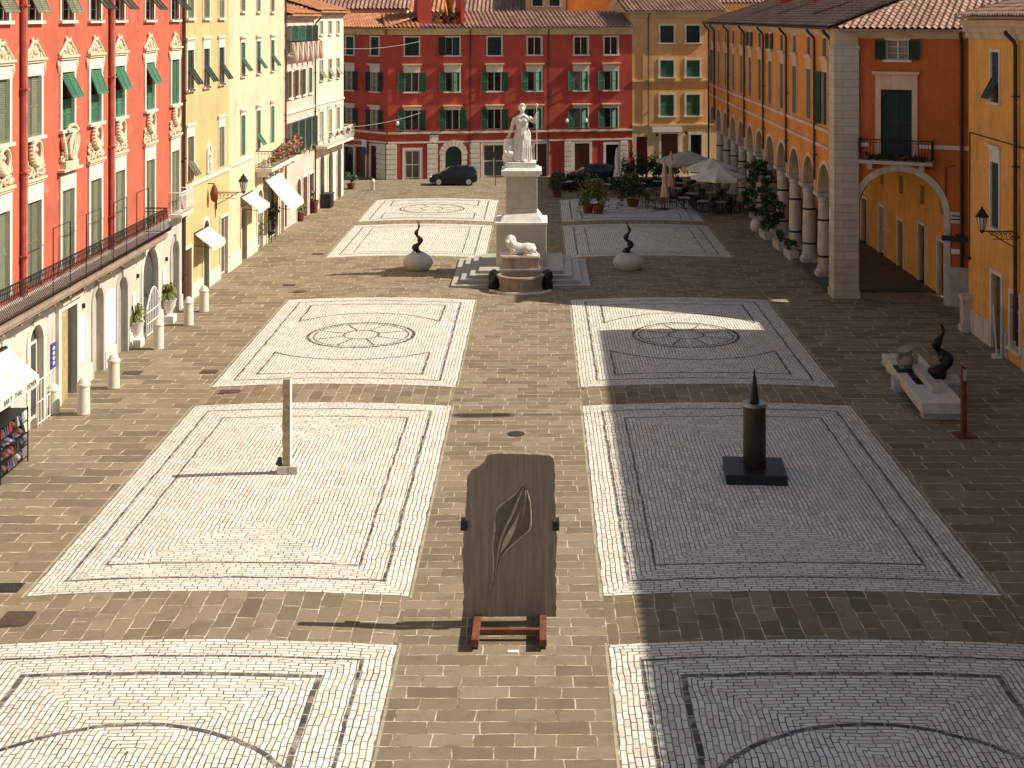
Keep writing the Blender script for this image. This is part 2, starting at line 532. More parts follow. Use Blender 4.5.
mb = MB()
xs = [-900, -60, -20, XL0] + [XL0 + (XL1-XL0)*i/12 for i in range(1, 12)] + [XL1, -0.78, XR0] + \
     [XR0 + (XR1-XR0)*i/12 for i in range(1, 12)] + [XR1, 14, 20, 60, 900]
ys = [-400, -20, 0, 5, 13.4, 27.9, 30.25, 45.0, 47.3, 61.8, 72.6, 83.7, 85.3, 95.4, 100, 112, 160, 1500]
for i in range(len(xs) - 1):
    for j in range(len(ys) - 1):
        x0, x1, y0, y1 = xs[i], xs[i+1], ys[j], ys[j+1]
        inside = 5 <= y0 and y1 <= 100
        z = (lambda x: camber(x)) if inside else (lambda x: 0.0)
        xm, ym = (x0+x1)/2, (y0+y1)/2
        strip = (XL0 < xm < XL1 or XR0 < xm < XR1) and any(a < ym < b for a, b in ((27.9, 30.25), (45, 47.3), (83.7, 85.3)))
        uv = [(y0, x0), (y0, x1), (y1, x1), (y1, x0)] if strip else [(x0, y0), (x1, y0), (x1, y1), (x0, y1)]
        if not strip and (xm < XL0 or xm > XR1): uv = [(u_ * .66, v_ * .72) for u_, v_ in uv]
        mb.add([(x0, y0, z(x0)), (x1, y0, z(x1)), (x1, y1, z(x1)), (x0, y1, z(x0))], [(0, 1, 2, 3)], [uv])
g = mb.build('ground', M['ground'], smooth=False)
tag(g, 'brown stone slab paving with pale joints across the whole piazza', None, kind='structure')
del g['label']

def panel(x0, x1, y0, y1):
    nx, ny = 16, 2
    me = bpy.data.meshes.new('mosaic_pavement')
    v = []; f = []; e = []; p = []
    xx = [x0 + (x1-x0)*i/nx for i in range(nx+1)]
    yy = [y0, (y0+y1)/2, y1]
    for y in yy:
        for x in xx:
            v.append((x, y, camber(x) + 0.004))
    for j in range(ny):
        for i in range(nx):
            q = (j*(nx+1)+i, j*(nx+1)+i+1, (j+1)*(nx+1)+i+1, (j+1)*(nx+1)+i)
            f.append(q)
            for k in q:
                X, Y, _ = v[k]
                e.append((min(X-x0, x1-X), min(Y-y0, y1-Y)))
                p.append((X + y0 * 0.37, Y + x0 * 0.21))
    me.from_pydata(v, [], f)
    for nm, d in (('edge', e), ('place', p)):
        lay = me.uv_layers.new(name=nm)
        lay.data.foreach_set('uv', [c for t in d for c in t])
    me.materials.append(M['mosaic']); me.update()
    o = part('mosaic_pavement', me)
    tag(o, kind='structure')
    return o

def strip(mb, pts, wd, closed=False):
    """dark inlay band lying on the cambered panel"""
    dense = []
    n = len(pts)
    rng = range(n if closed else n - 1)
    out = []
    acc = rnd.random()
    for i in rng:
        a = Vector(pts[i]); b = Vector(pts[(i+1) % n])
        L = (b - a).length
        k = max(1, int(L / 0.5))
        d = (b - a).normalized(); nr = Vector((-d.y, d.x)) * wd / 2
        ext = wd / 2 if n < 8 else 0.0
        a2 = a - d * ext; b2 = b + d * (ext if not (n < 8) else -wd/2)
        for q in range(k):
            jit = rnd.uniform(-0.018, 0.018)
            s0 = a2 + (b2 - a2) * (q / k) + nr.normalized()*jit; s1 = a2 + (b2 - a2) * ((q+1) / k) + nr.normalized()*jit
            vs = []
            for P in (s0 - nr, s1 - nr, s1 + nr, s0 + nr):
                vs.append((P.x, P.y, camber(P.x) + 0.0085))
            l0 = acc; l1 = acc + (s1 - s0).length; acc = l1
            mb.add(vs, [(0, 1, 2, 3)], [[(l0, 0), (l1, 0), (l1, wd), (l0, wd)]])

def arc(cx, cy, r, a0, a1, n=28):
    return [(cx + r*cos(R(a0 + (a1-a0)*i/n)), cy + r*sin(R(a0 + (a1-a0)*i/n))) for i in range(n+1)]

def rect(x0, x1, y0, y1, ix, iy):
    return [(x0+ix, y0+iy), (x1-ix, y0+iy), (x1-ix, y1-iy), (x0+ix, y1-iy)]

for (x0, x1) in ((XL0, XL1), (XR0, XR1)):
    for r, (y0, y1) in enumerate(ROWS):
        o = panel(x0, x1, y0, y1)
        xc, yc = (x0+x1)/2, (y0+y1)/2
        def line(pts, wd=0.11, closed=False):
            b = MB(); strip(b, pts, wd, closed); b.build('inlay_line', M['inlay'], o)
        line(rect(x0, x1, y0, y1, 0.62, 0.72), 0.085, True)
        if r == 0:
            line(rect(x0, x1, y0, y1, 1.38, 1.45), 0.13, True)
            line(arc(xc, yc + 0.35, 3.55, 0, 360, 48), 0.12)
        elif r in (1, 3):
            line(rect(x0, x1, y0, y1, 1.3, 1.55 if r == 1 else 1.3), 0.075, True)
        else:
            k = (y1 - y0) / 14.5
            ra = 3.95 * k
            xa, xb = x0 + 1.3, x1 - 1.3
            hx = (xb - xa) / 2
            a = math.degrees(math.acos(min(1, hx / (ra * 1.0)))) if hx < ra else 12
            for s in (1, -1):
                ye = yc - s * ra * sin(R(a)) if hx < ra else yc - s * 1.2
                yb = y0 + 1.45 * k if s == 1 else y1 - 1.45 * k
                if hx < ra:
                    A = arc(xc, yc, ra, 180 + a, 360 - a) if s == 1 else arc(xc, yc, ra, 180 - a, a)
                else:
                    A = [(xa + (xb-xa)*i/28, yc - s*(1.6 + 1.2*sin(PI*i/28))) for i in range(29)]
                line(A, 0.1)
                line([(xa, A[0][1]), (xa, yb)], 0.1); line([(xa, yb), (xb, yb)], 0.1); line([(xb, yb), (xb, A[-1][1])], 0.1)
            line(arc(xc, yc, 2.13, 0, 360, 44), 0.14)
            line(arc(xc, yc, 1.9, 0, 360, 44), 0.07)
            line(arc(xc, yc, 0.72, 0, 360, 24), 0.09)
            for q in range(8):
                w_ = R(22.5 + 45 * q)
                line([(xc + 0.75*cos(w_), yc + 0.75*sin(w_)), (xc + 1.87*cos(w_), yc + 1.87*sin(w_))], 0.09)

# pale kerb lines beside the panels
mb = MB()
for xk in (XL0 - 0.08, XL1 + 0.06, XR0 - 0.06, XR1 + 0.08):
    for (y0, y1) in ROWS:
        for y in range(int(y0), int(y1) + 1):
            a, b = max(y, y0 - 0.1), min(y + 0.985, y1 + 0.1)
            if b > a:
                mb.add([(xk-0.03, a, 0.005), (xk+0.03, a, 0.005), (xk+0.03, b, 0.005), (xk-0.03, b, 0.005)], [(0, 1, 2, 3)])
tag(mb.build('kerb_line', m_simple('pale_kerb_stone', (0.4, 0.34, 0.24), 0.8, var=0.4, scale=2)), kind='structure')

# drain covers
def cover(name, px, py, wx, wy, label, grate=False, dark=(0.1, 0.07, 0.055), rz=0.0):
    x, y = gp(px, py)
    z = gz(x, y) if not any(a < y < b for a, b in ROWS) else gz(x, y) + 0.004
    b = MB(); b.box(-wx/2, wx/2, -wy/2, wy/2, -0.04, 0.012)
    if grate:
        for k in range(7):
            xx = -wx/2 + wx*(k+0.5)/7
            for yy in (-wy/4, wy/4):
                b.box(xx - wx*0.03, xx + wx*0.03, yy - wy*0.18, yy + wy*0.18, 0.012, 0.02)
    else:
        b.box(-wx/2+0.06, wx/2-0.06, -wy/2+0.06, wy/2-0.06, 0.012, 0.018)
    o = b.build(name, M['grate'] if grate else M['cover'], None, (x, y, z), rz)
    tag(o, label, 'drain grate' if grate else 'manhole cover')
M['cover'] = m_simple('rusty_iron_cover', (0.1, 0.065, 0.045), 0.75, 0.2, var=0.4, scale=8)
M['grate'] = m_simple('dark_iron_grate', (0.05, 0.042, 0.036), 0.7, 0.3, var=0.4, scale=8)
cover('manhole_cover', 18, 620, 0.72, 0.75, 'rusty square manhole cover at the left edge between the two nearest white panels')
cover('drain_grate', 8, 588, 0.6, 0.5, 'small slotted iron drain grate just outside the near left corner of a white panel', True)
b = MB(); b.lathe([(0.27, -0.03), (0.27, 0.012), (0.22, 0.014), (0.2, 0.018), (0.02, 0.018)], 20)
x, y = gp(516, 434)
tag(b.build('manhole_cover', M['grate'], None, (x, y, 0), smooth=True), 'round dark manhole cover on the central strip behind the big brown slab', 'manhole cover')
cover('manhole_cover', 132, 373, 0.7, 0.5, 'square brown manhole cover by the bollards in front of the coral red house')
cover('manhole_cover', 231, 393, 0.75, 0.45, 'dark manhole cover just off the front left corner of the sunny wheel panel')
for (px, py, lab) in ((289, 285, 'dark manhole cover on the sunny paving left of the twisted flame pot'), (300, 292, 'manhole cover at the back left corner of the sunny wheel panel'),
                      (318, 254, 'small manhole cover at the front left corner of the second farthest sunny panel'), (209, 372, 'manhole cover between bollards and sunny wheel panel')):
    cover('manhole_cover', px, py, 0.6, 0.5, lab)
# ------------------------------------------------------------------ facades
class Fac:
    """a facade from P0 to P1 on the plan; local x along it, local y into the house, z up"""
    def __init__(s, P0, P1):
        s.P0 = Vector(P0); s.P1 = Vector(P1)
        d = s.P1 - s.P0
        s.L = d.length; s.a = math.atan2(d.y, d.x); s.d = d.normalized()
    def at(s, px):
        k = (px - CX) / F                      # X = k*Y
        den = s.d.x - k * s.d.y
        t = (k * s.P0.y - s.P0.x) / den
        return t, s.P0.y + s.d.y * t           # local x, depth Y
    def u(s, px): return s.at(px)[0]
    def z(s, px, py): return zat(py, s.at(px)[1])
    def uy(s, Y): return (Y - s.P0.y) / s.d.y
    def root(s, name, label, cat='house', group=None):
        return empty(name, (s.P0.x, s.P0.y, 0), s.a, label, cat, group)

def front(mb, x0, x1, z0, z1, ops, rev=0.25, y=0.0):
    """wall front with real openings; op = (xa, xb, za, zb, arched)"""
    xs = sorted({x0, x1} | {min(max(v, x0), x1) for o in ops for v in (o[0], o[1])})
    zs = sorted({z0, z1} | {min(max(v, z0), z1) for o in ops for v in (o[2], o[3])})
    for j in range(len(zs) - 1):
        za, zb = zs[j], zs[j+1]
        if zb - za < 1e-5: continue
        run = None
        for i in range(len(xs) - 1):
            xa, xb = xs[i], xs[i+1]
            xm, zm = (xa+xb)/2, (za+zb)/2
            hole = any(o[0] < xm < o[1] and o[2] < zm < o[3] for o in ops)
            if hole:
                if run is not None:
                    mb.quad((run, y, za), (xa, y, za), (xa, y, zb), (run, y, zb)); run = None
            elif run is None:
                run = xa
        if run is not None:
            mb.quad((run, y, za), (xs[-1], y, za), (xs[-1], y, zb), (run, y, zb))
    yb = y + rev
    for o in ops:
        xa, xb, za, zb = o[:4]
        arched = len(o) > 4 and o[4]
        zs_ = zb - (xb - xa) / 2 if arched else zb
        mb.quad((xa, y, za), (xa, y, zs_), (xa, yb, zs_), (xa, yb, za))
        mb.quad((xb, yb, za), (xb, yb, zs_), (xb, y, zs_), (xb, y, za))
        if za > .05: mb.quad((xa, yb, za), (xb, yb, za), (xb, y, za), (xa, y, za))
        if not arched:
            mb.quad((xa, y, zb), (xb, y, zb), (xb, yb, zb), (xa, yb, zb))
        else:
            r = (xb - xa) / 2; xc = (xa + xb) / 2
            n = 14
            P = [(xc - r*cos(PI*k/n), zs_ + r*sin(PI*k/n)) for k in range(n+1)]
            for k in range(n):
                (ax, az), (bx, bz) = P[k], P[k+1]
                mb.quad((ax, y, az), (bx, y, bz), (bx, y, zb), (ax, y, zb))
                mb.quad((ax, y, az), (ax, yb, az), (bx, yb, bz), (bx, y, bz))

def body(mb, x0, x1, z0, z1, D, y=0.0, skip=()):
    if 'l' not in skip: mb.quad((x0, y, z0), (x0, y, z1), (x0, D, z1), (x0, D, z0))
    if 'r' not in skip: mb.quad((x1, y, z0), (x1, D, z0), (x1, D, z1), (x1, y, z1))
    if 'b' not in skip: mb.quad((x0, D, z0), (x0, D, z1), (x1, D, z1), (x1, D, z0))
    if 't' not in skip: mb.quad((x0, y, z1), (x1, y, z1), (x1, D, z1), (x0, D, z1))

MC = {}
def cached(key, fn):
    if key not in MC: MC[key] = fn()
    return MC[key]

def shutter_mesh(w, h, mat, right=False):
    """louvred leaf, hinge on x=0, leaf to +x (right hung: to -x)"""
    def mk():
        b = MB(); s = -1 if right else 1
        if right: b.M = Matrix.Scale(-1, 4, (1, 0, 0))
        t = 0.04; st = 0.055
        b.box(0.004, st, 0, t, 0, h); b.box(w - st, w - 0.004, 0, t, 0, h)
        rails = [0, h - st * 1.2] + ([h * 0.5 - st * 0.5] if h > 0.9 else [])
        for z in rails: b.box(st, w - st, 0.001, t - 0.001, z, z + st * 1.2)
        n = max(4, int(h / 0.075))
        for k in range(n):
            z = st + (h - 2.2 * st) * (k + 0.1) / n
            dz = (h - 2.2 * st) / n
            v = [(st, 0.006, z), (w-st, 0.006, z), (w-st, 0.034, z + dz*1.0), (st, 0.034, z + dz*1.0),
                 (st, 0.012, z - 0.004), (w-st, 0.012, z - 0.004), (w-st, 0.038, z + dz*0.9), (st, 0.038, z + dz*0.9)]
            b.add(v, [(0, 1, 2, 3), (7, 6, 5, 4), (0, 4, 5, 1), (3, 2, 6, 7)])
        return b.mesh('shutter', mat)
    return cached(('sh', round(w, 3), round(h, 3), mat.name, right), mk)

def surround_mesh(w, h, t, p, mat, sill=True, head=0.0):
    def mk():
        b = MB(); e = 0.004
        hw = w / 2
        if t > 0:
            b.box(-hw - t, -hw + e, -p, 0.05, 0, h + t)
            b.box(hw - e, hw + t, -p, 0.05, 0, h + t)
            b.box(-hw + e, hw - e, -p, 0.05, h - e, h + t + head)
            if head: b.box(-hw - t - 0.004, -hw + e, -p - 0.004, 0.04, h + t, h + t + head); b.box(hw - e, hw + t + 0.004, -p - 0.004, 0.04, h + t, h + t + head)
        if sill:
            b.box(-hw - t - 0.06, hw + t + 0.06, -p - 0.09, 0.06, -0.1, 0.004)
        return b.mesh('window', mat)
    return cached(('su', round(w, 3), round(h, 3), t, p, mat.name, sill, head), mk)

def sash_mesh(w, h, mat, bars=True):
    def mk():
        b = MB(); hw = w / 2; q = 0.05
        b.box(-hw + .002, -hw + q, 0, .05, .002, h - .002); b.box(hw - q, hw - .002, 0, .05, .002, h - .002)
        b.box(-hw + q, hw - q, .002, .048, .004, q); b.box(-hw + q, hw - q, .002, .048, h - q, h - .004)
        b.box(-.035, .035, -.006, .046, q, h - q)
        for k in ((1, 2) if bars else ()):
            z = h * k / 3
            b.box(-hw + q, -.035, .01, .04, z - .014, z + .014); b.box(.035, hw - q, .01, .04, z - .014, z + .014)
        return b.mesh('sash', mat)
    return cached(('sa', round(w, 3), round(h, 3), mat.name, bars), mk)

def pane_mesh(w, h, mat):
    return cached(('pa', round(w, 3), round(h, 3), mat.name),
                  lambda: MB().box(-w/2 + .003, w/2 - .003, 0, .02, .003, h - .003).mesh('pane', mat))

def hood_mesh(w, d, mat, th=0.1):
    def mk():
        b = MB()
        b.box(-w/2, w/2, -d, 0.03, 0, th); b.box(-w/2 + .06, w/2 - .06, -d*0.6, 0.03, -th*0.7, -0.002)
        return b.mesh('hood', mat)
    return cached(('ho', round(w, 3), d, mat.name, th), mk)

def window(root, x, z0, z1, w, shm=None, sh='closed', t=0.12, p=0.05, trim=None, sill=True, head=0.0, hood=0.0,
           pane=None, sash=True, flap=None, closed=None, rev=0.25, open_a=(172, 172), hoodmat=None, bars=True):
    trim = trim or M['trim']; pane = pane or M['glass']
    w = round(w, 2); h = round(z1 - z0, 2)
    o = part('window', surround_mesh(w, h, t, p, trim, sill, head), root, (x, 0, z0))
    part('pane', pane_mesh(w, h, pane), o, (0, rev - .06, 0))
    if sash: part('sash', sash_mesh(w, h, M['sash'], bars), o, (0, rev - .125, 0))
    if hood: part('hood', hood_mesh(w + 2*t + 0.24, hood, hoodmat or trim), o, (0, 0, h + t + head + 0.075))
    if shm is not None:
        hw = w / 2
        if sh == 'closed':
            lo, hi = closed or (0, 1)
            hh = round(h * (hi - lo), 3)
            part('shutter', shutter_mesh(hw, hh, shm), o, (-hw, .03, h*lo))
            part('shutter', shutter_mesh(hw, hh, shm, True), o, (hw, .03, h*lo))
        elif sh == 'open':
            part('shutter', shutter_mesh(hw, h, shm), o, (-hw - .01, -p - .02, 0), -R(open_a[0]))
            part('shutter', shutter_mesh(hw, h, shm, True), o, (hw + .01, -p - .02, 0), R(open_a[1]))
        elif sh == 'half':
            part('shutter', shutter_mesh(hw, h, shm), o, (-hw - .01, -p - .02, 0), -R(open_a[0]))
            part('shutter', shutter_mesh(hw, h, shm, True), o, (hw - .005, .03, 0), R(open_a[1] if open_a[1] < 60 else 12))
        if flap:
            top, ln, ang = flap
            L = round(h * ln, 3)
            for s in (0, 1):
                key = ('fl', round(hw, 3), L, shm.name, s)
                def mk(s=s):
                    b = MB(); ww = hw - 0.02
                    x0 = -hw + .015 if s == 0 else .005
                    b.box(x0, x0 + .05, 0, .035, -L, 0); b.box(x0 + ww - .05, x0 + ww, 0, .035, -L, 0)
                    b.box(x0 + .05, x0 + ww - .05, .002, .033, -.06, 0); b.box(x0 + .05, x0 + ww - .05, .002, .033, -L, -L + .06)
                    n = max(4, int(L / .075))
                    for k in range(n):
                        z = -L + .06 + (L - .12) * k / n; dz = (L - .12) / n
                        b.add([(x0+.05, .004, z), (x0+ww-.05, .004, z), (x0+ww-.05, .03, z+dz), (x0+.05, .03, z+dz),
                               (x0+.05, .01, z-.004), (x0+ww-.05, .01, z-.004), (x0+ww-.05, .034, z+dz*.9), (x0+.05, .034, z+dz*.9)],
                              [(0, 1, 2, 3), (7, 6, 5, 4), (0, 4, 5, 1), (3, 2, 6, 7)])
                    return b.mesh('shutter_flap', shm)
                part('shutter_flap', cached(key, mk), o, (0, -.02, h * top), rot=(-R(ang), 0, 0))
    return o

def door(root, x, w, z1, mat, arched=False, z0=0.0, t=0.16, trim=None, rev=0.25, glass=False, p=0.06, name='door', panel=True, keystone=False, arch_t=None):
    """leaf set back in its opening, with stone surround"""
    trim = trim or M['trim']
    b = MB(); hw = w / 2; h = z1 - z0
    if arched:
        zs = h - hw; n = 14
        prof = [(-hw + .003, 0.003), (hw - .003, .003)] + [((hw - .003) * cos(PI*k/n), zs + (hw - .003) * sin(PI*k/n)) for k in range(n+1)]
        b.prism(prof, rev - .09, rev - .03)
    else:
        b.box(-hw + .003, hw - .003, rev - .09, rev - .03, .003, h - .003)
    top = (h - hw) if arched else h
    if panel and not glass:
        for sx in (-1, 1):
            for (a, c) in ((.08, .46), (.52, .94)):
                b.box(min(sx*.06, sx*(hw-.09)), max(sx*.06, sx*(hw-.09)), rev - .115, rev - .089, top*a, top*c)
    o = b.build(name, mat, root, (x, 0, z0))
    if glass:
        f = MB(); q = .05
        for sx in (-hw + q, 0, hw - q): f.box(sx - q*.9, sx + q*.9, rev - .13, rev - .088, .01, top)
        for zz in (.1, top*.5, top - .06): f.box(-hw + .01, hw - .01, rev - .128, rev - .086, zz - .045, zz + .045)
        f.build('door_frame', M['sash'], o)
    if t > 0:
        s = MB(); e = .004
        if arched:
            zs = h - hw; n = 14; tt = arch_t or t
            for k in range(n):
                a0, a1 = PI*k/n, PI*(k+1)/n
                ri, ro = hw - e, hw + tt
                v = []
                for yy in (-p, .05):
                    for (r_, a_) in ((ri, a0), (ro, a0), (ro, a1), (ri, a1)):
                        v.append((r_*cos(a_), yy, zs + r_*sin(a_)))
                s.add(v, [(0, 1, 2, 3), (7, 6, 5, 4), (1, 5, 6, 2), (0, 3, 7, 4), (0, 4, 5, 1), (3, 2, 6, 7)])
            s.box(-hw - tt, -hw + e, -p, .05, 0, zs); s.box(hw - e, hw + tt, -p, .05, 0, zs)
            if keystone:
                s.prism([(-.12, h - .02), (.12, h - .02), (.17, h + tt + .1), (-.17, h + tt + .1)], -p - .06, .03)
        else:
            s.box(-hw - t, -hw + e, -p, .05, 0, h + t); s.box(hw - e, hw + t, -p, .05, 0, h + t); s.box(-hw + e, hw - e, -p, .05, h - e, h + t)
        s.build('surround', trim, o)
    return o

def band(root, x0, x1, z, hgt, p, mat, name='string_course', y=0.0, steps=1):
    b = MB()
    for k in range(steps):
        b.box(x0, x1, y - p*(k+1)/steps, y + .02 - .003*k, z + hgt*k/steps + (.002 if k else 0), z + hgt*(k+1)/steps)
    return b.build(name, mat, root)

def blocks(root, name, mat, lst):
    """one part per block"""
    for q in lst:
        b = MB(); b.box(*q); b.build(name, mat, root)

def ring(xc, zc, ri, ro, y0, y1, n=16):
    b = MB()
    A = [(r_*cos(PI*k/n), y_, r_*sin(PI*k/n)) for k in range(n + 1) for y_ in (y0, y1) for r_ in (ri, ro)]
    fs = []
    for k in range(n):
        i, j = 4*k, 4*(k+1)
        fs += [(i, i+1, j+1, j), (i+3, i+2, j+2, j+3), (i+1, i+3, j+3, j+1), (i+2, i, j, j+2)]
    b.add([(xc + p[0], p[1], zc + p[2]) for p in A], fs + [(0, 2, 3, 1), (4*n, 4*n+1, 4*n+3, 4*n+2)])
    return b

def pipe(root, x, z0, z1, mat, r=.055, y=-.1, elbow=True):
    b = MB()
    pts = [(x, y, z0), (x, y, z1 - .5)]
    if elbow: pts += [(x, y - .05, z1 - .35), (x, y - .32, z1 - .08), (x, y - .38, z1 + .05)]
    else: pts += [(x, y, z1)]
    b.tube(pts, r, 8)
    for k in range(int((z1 - z0) / 2.6)):
        z = z0 + 1.2 + 2.6*k
        b.box(x - r*1.35, x + r*1.35, y - r*1.3, .01, z, z + .05)
    return b.build('downpipe', mat, root, smooth=True)

def tile_roof(root, x0, x1, ze, D, rise, mat, ov=.5, left=0.0, right=0.0, per=.25, course=.42, name='roof', amp=.07, y0=0.0, thick=.12):
    """pan tile slope from the eave (y=-ov) up to y=D; left/right = how far a hip runs in along x over the whole slope"""
    b = MB()
    run = D + ov
    S = math.hypot(run, rise)
    n = max(2, int(S / course))
    m = max(2, int((x1 - x0) / per))
    ph = [(0, 0), (.16, .75), (.3, 1.0), (.44, .75), (.6, 0), (.8, -.35)]
    cols = [(x0 + (x1 - x0) * (i + a) / m, hh * amp, i + a * .98) for i in range(m) for a, hh in ph] + [(x1, 0, m - .01)]
    nv = len(cols)
    vs = []
    jit = [rnd.uniform(-.012, .012) for _ in range(m + 1)]
    for r in range(n):
        for e in (0, 1):
            f = (r + e) / n
            y = y0 - ov + run * f
            z = ze + rise * f + (.035 if e == 0 else 0)
            xl, xr = x0 + left * f, x1 - right * f
            for (x, hh, u) in cols:
                vs.append((min(max(x, xl), xr), y - (.0 if e else .0), z + hh + jit[int(u)] ))
    fs = []; uv = []
    for r in range(2 * n - 1):
        for i in range(nv - 1):
            fs.append((r*nv + i, r*nv + i + 1, (r+1)*nv + i + 1, (r+1)*nv + i))
            c = r // 2
            u0, u1 = cols[i][2], min(cols[i+1][2], int(cols[i][2]) + .99)
            uv.append([(u0, c + .1), (u1, c + .1), (u1, c + .9), (u0, c + .9)])
    b.add(vs, fs, uv)
    # underside of the eave and closing slab
    b.add([(x0, y0 - ov, ze - thick), (x1, y0 - ov, ze - thick), (x1 - right, y0 + D, ze + rise - thick), (x0 + left, y0 + D, ze + rise - thick),
           (x0, y0 - ov, ze - .02), (x1, y0 - ov, ze - .02)],
          [(3, 2, 1, 0), (0, 1, 5, 4)], [[(.1, .1)] * 4, [(.1, .1)] * 4])
    return b.build(name, mat, root)

def gable_back(root, x0, x1, ze, D, rise, mat, ov=.4):
    """plain far slope and gable walls behind the ridge"""
    b = MB()
    b.add([(x0, D, ze + rise - .03), (x1, D, ze + rise - .03), (x1, 2*D + ov, ze - .03), (x0, 2*D + ov, ze - .03)], [(0, 1, 2, 3)], [[(.1, .1)] * 4])
    return b.build('roof', mat, root)

def gable_wall(mb, x, ze, D, rise, flip=False):
    v = [(x, 0, ze), (x, 2*D, ze), (x, D, ze + rise - .06)]
    mb.add(v, [(0, 1, 2)] if flip else [(2, 1, 0)])

def railing(root, x0, x1, z, d, h=1.0, mat=None, bombe=0.12, ends=True, step=.13, name='railing', br=.0105):
    b = MB()
    mat = mat or M['iron']
    def rail(zz, yy, r=.02):
        pts = ([(x0, -.02, zz)] if ends else []) + [(x0, -yy, zz), (x1, -yy, zz)] + ([(x1, -.02, zz)] if ends else [])
        for a, c in zip(pts[:-1], pts[1:]):
            b.tube([a, c], r, 5)
    rail(z + h, d, .026); rail(z + .08, d, .018); rail(z + h*.86, d, .014)
    n = int((x1 - x0) / step)
    for k in range(n + 1):
        x = x0 + (x1 - x0) * k / n
        if bombe:
            pts = [(x, -d, z + h), (x, -d - bombe*.15, z + h*.6), (x, -d - bombe, z + h*.3), (x, -d - bombe*.7, z + h*.14), (x, -d, z + .06)]
        else:
            pts = [(x, -d, z + h), (x, -d, z + .05)]
        b.tube(pts, br, 4)
    if ends:
        k2 = max(2, int(d / step))
        for xe in (x0, x1):
            for k in range(1, k2):
                b.tube([(xe, -d*k/k2, z + h), (xe, -d*k/k2, z + .05)], .0105, 4)
    return b.build(name, mat, root)

def leaves(b, c, rad, n, size, flat=0.0, rr=None):
    rr = rr or rnd
    cl = [(rr.gauss(0, .42), rr.gauss(0, .42), rr.gauss(0, .42)) for _ in range(max(4, n // 28))]
    for k in range(n):
        q = cl[k % len(cl)]
        p = Vector((c[0] + rad[0] * (q[0] + rr.gauss(0, .26)), c[1] + rad[1] * (q[1] + rr.gauss(0, .26)), c[2] + rad[2] * (q[2] + rr.gauss(0, .26))))
        a = Vector((rr.gauss(0, 1), rr.gauss(0, 1), rr.gauss(0, 1) * (1 - flat))).normalized() * size * rr.uniform(.6, 1.3)
        t = a.orthogonal().normalized() * size * .45
        b.add([tuple(p - a*.5), tuple(p + t), tuple(p + a*.6), tuple(p - t)], [(0, 1, 2, 3)])

def text_mesh(s, size, mat, depth=.006):
    cu = bpy.data.curves.new('lettering', 'FONT')
    cu.body = s; cu.size = size; cu.extrude = depth; cu.align_x = 'CENTER'; cu.align_y = 'CENTER'
    o = bpy.data.objects.new('lettering', cu)
    col.objects.link(o)
    dg = bpy.context.evaluated_depsgraph_get()
    me = bpy.data.meshes.new_from_object(o.evaluated_get(dg))
    bpy.data.objects.remove(o); bpy.data.curves.remove(cu)
    me.materials.clear(); me.materials.append(mat)
    me.name = 'lettering'
    return me
# ------------------------------------------------------------------ sunny row of houses (west side)
FR = Fac((-16.3, 27), (-16.0, 60.3))
FO = Fac((-16.0, 60.3), (-15.8, 68.6))
FP = Fac((-15.8, 68.6), (-15.55, 82.2))
FK = Fac((-15.55, 82.2), (-15.05, 90.0))
FW = Fac((-15.05, 90.0), (-14.25, 97.9))

# ---- stucco ornaments (relief)
def scroll(b, cx, cz, r, turns, a0, w, s=1, y=-.04, seg=6):
    pts = []; n = int(14 * turns)
    for k in range(n + 1):
        t = k / n
        a = a0 + s * 2 * PI * turns * t
        rr = r * (1 - .8 * t)
        pts.append((cx + rr*cos(a), y, cz + rr*sin(a)))
    b.tube(pts, [w * (1 - .5*k/n) for k in range(n + 1)], seg)

def pediment_mesh(v):
    r = random.Random(v)
    b = MB()
    b.box(-.86, .86, -.17, .03, 0, .08); b.box(-.78, .78, -.12, .03, -.08, -.002)
    b.prism([(-.82, .08), (.82, .08), (.62, .26), (.3, .44), (.14, .62), (-.14, .62), (-.3, .44), (-.62, .26)], -.05, .02)
    for s in (-1, 1):
        b.tube([(s*.84, -.06, .11), (s*.6, -.08, .26), (s*.34, -.08, .42), (s*.14, -.08, .62)], [.04, .055, .055, .045], 6)
        scroll(b, s*.56, .16, .1, 1.3, 0 if s > 0 else PI, .035, s, -.07)
        scroll(b, s*.14, .6, .1, 1.2, PI/2, .04, -s, -.07)
        scroll(b, s*.9, -.2, .1, 1.2, PI/2, .04, s, -.05)
        b.tube([(s*.9, -.04, -.1), (s*.88, -.05, -.28), (s*.82, -.03, -.5)], [.045, .05, .02], 6)
        for k in range(4):
            b.ball((s*r.uniform(.12, .42), -.06, r.uniform(.12, .36)), (r.uniform(.05, .08), .05, r.uniform(.05, .09)), 7, 5)
    b.ball((0, -.07, .32), (.12, .07, .18), 8, 6)
    b.ball((0, -.07, .56), (.08, .07, .09), 8, 6)
    return b.mesh('pediment', M['stucco'], True, 50)

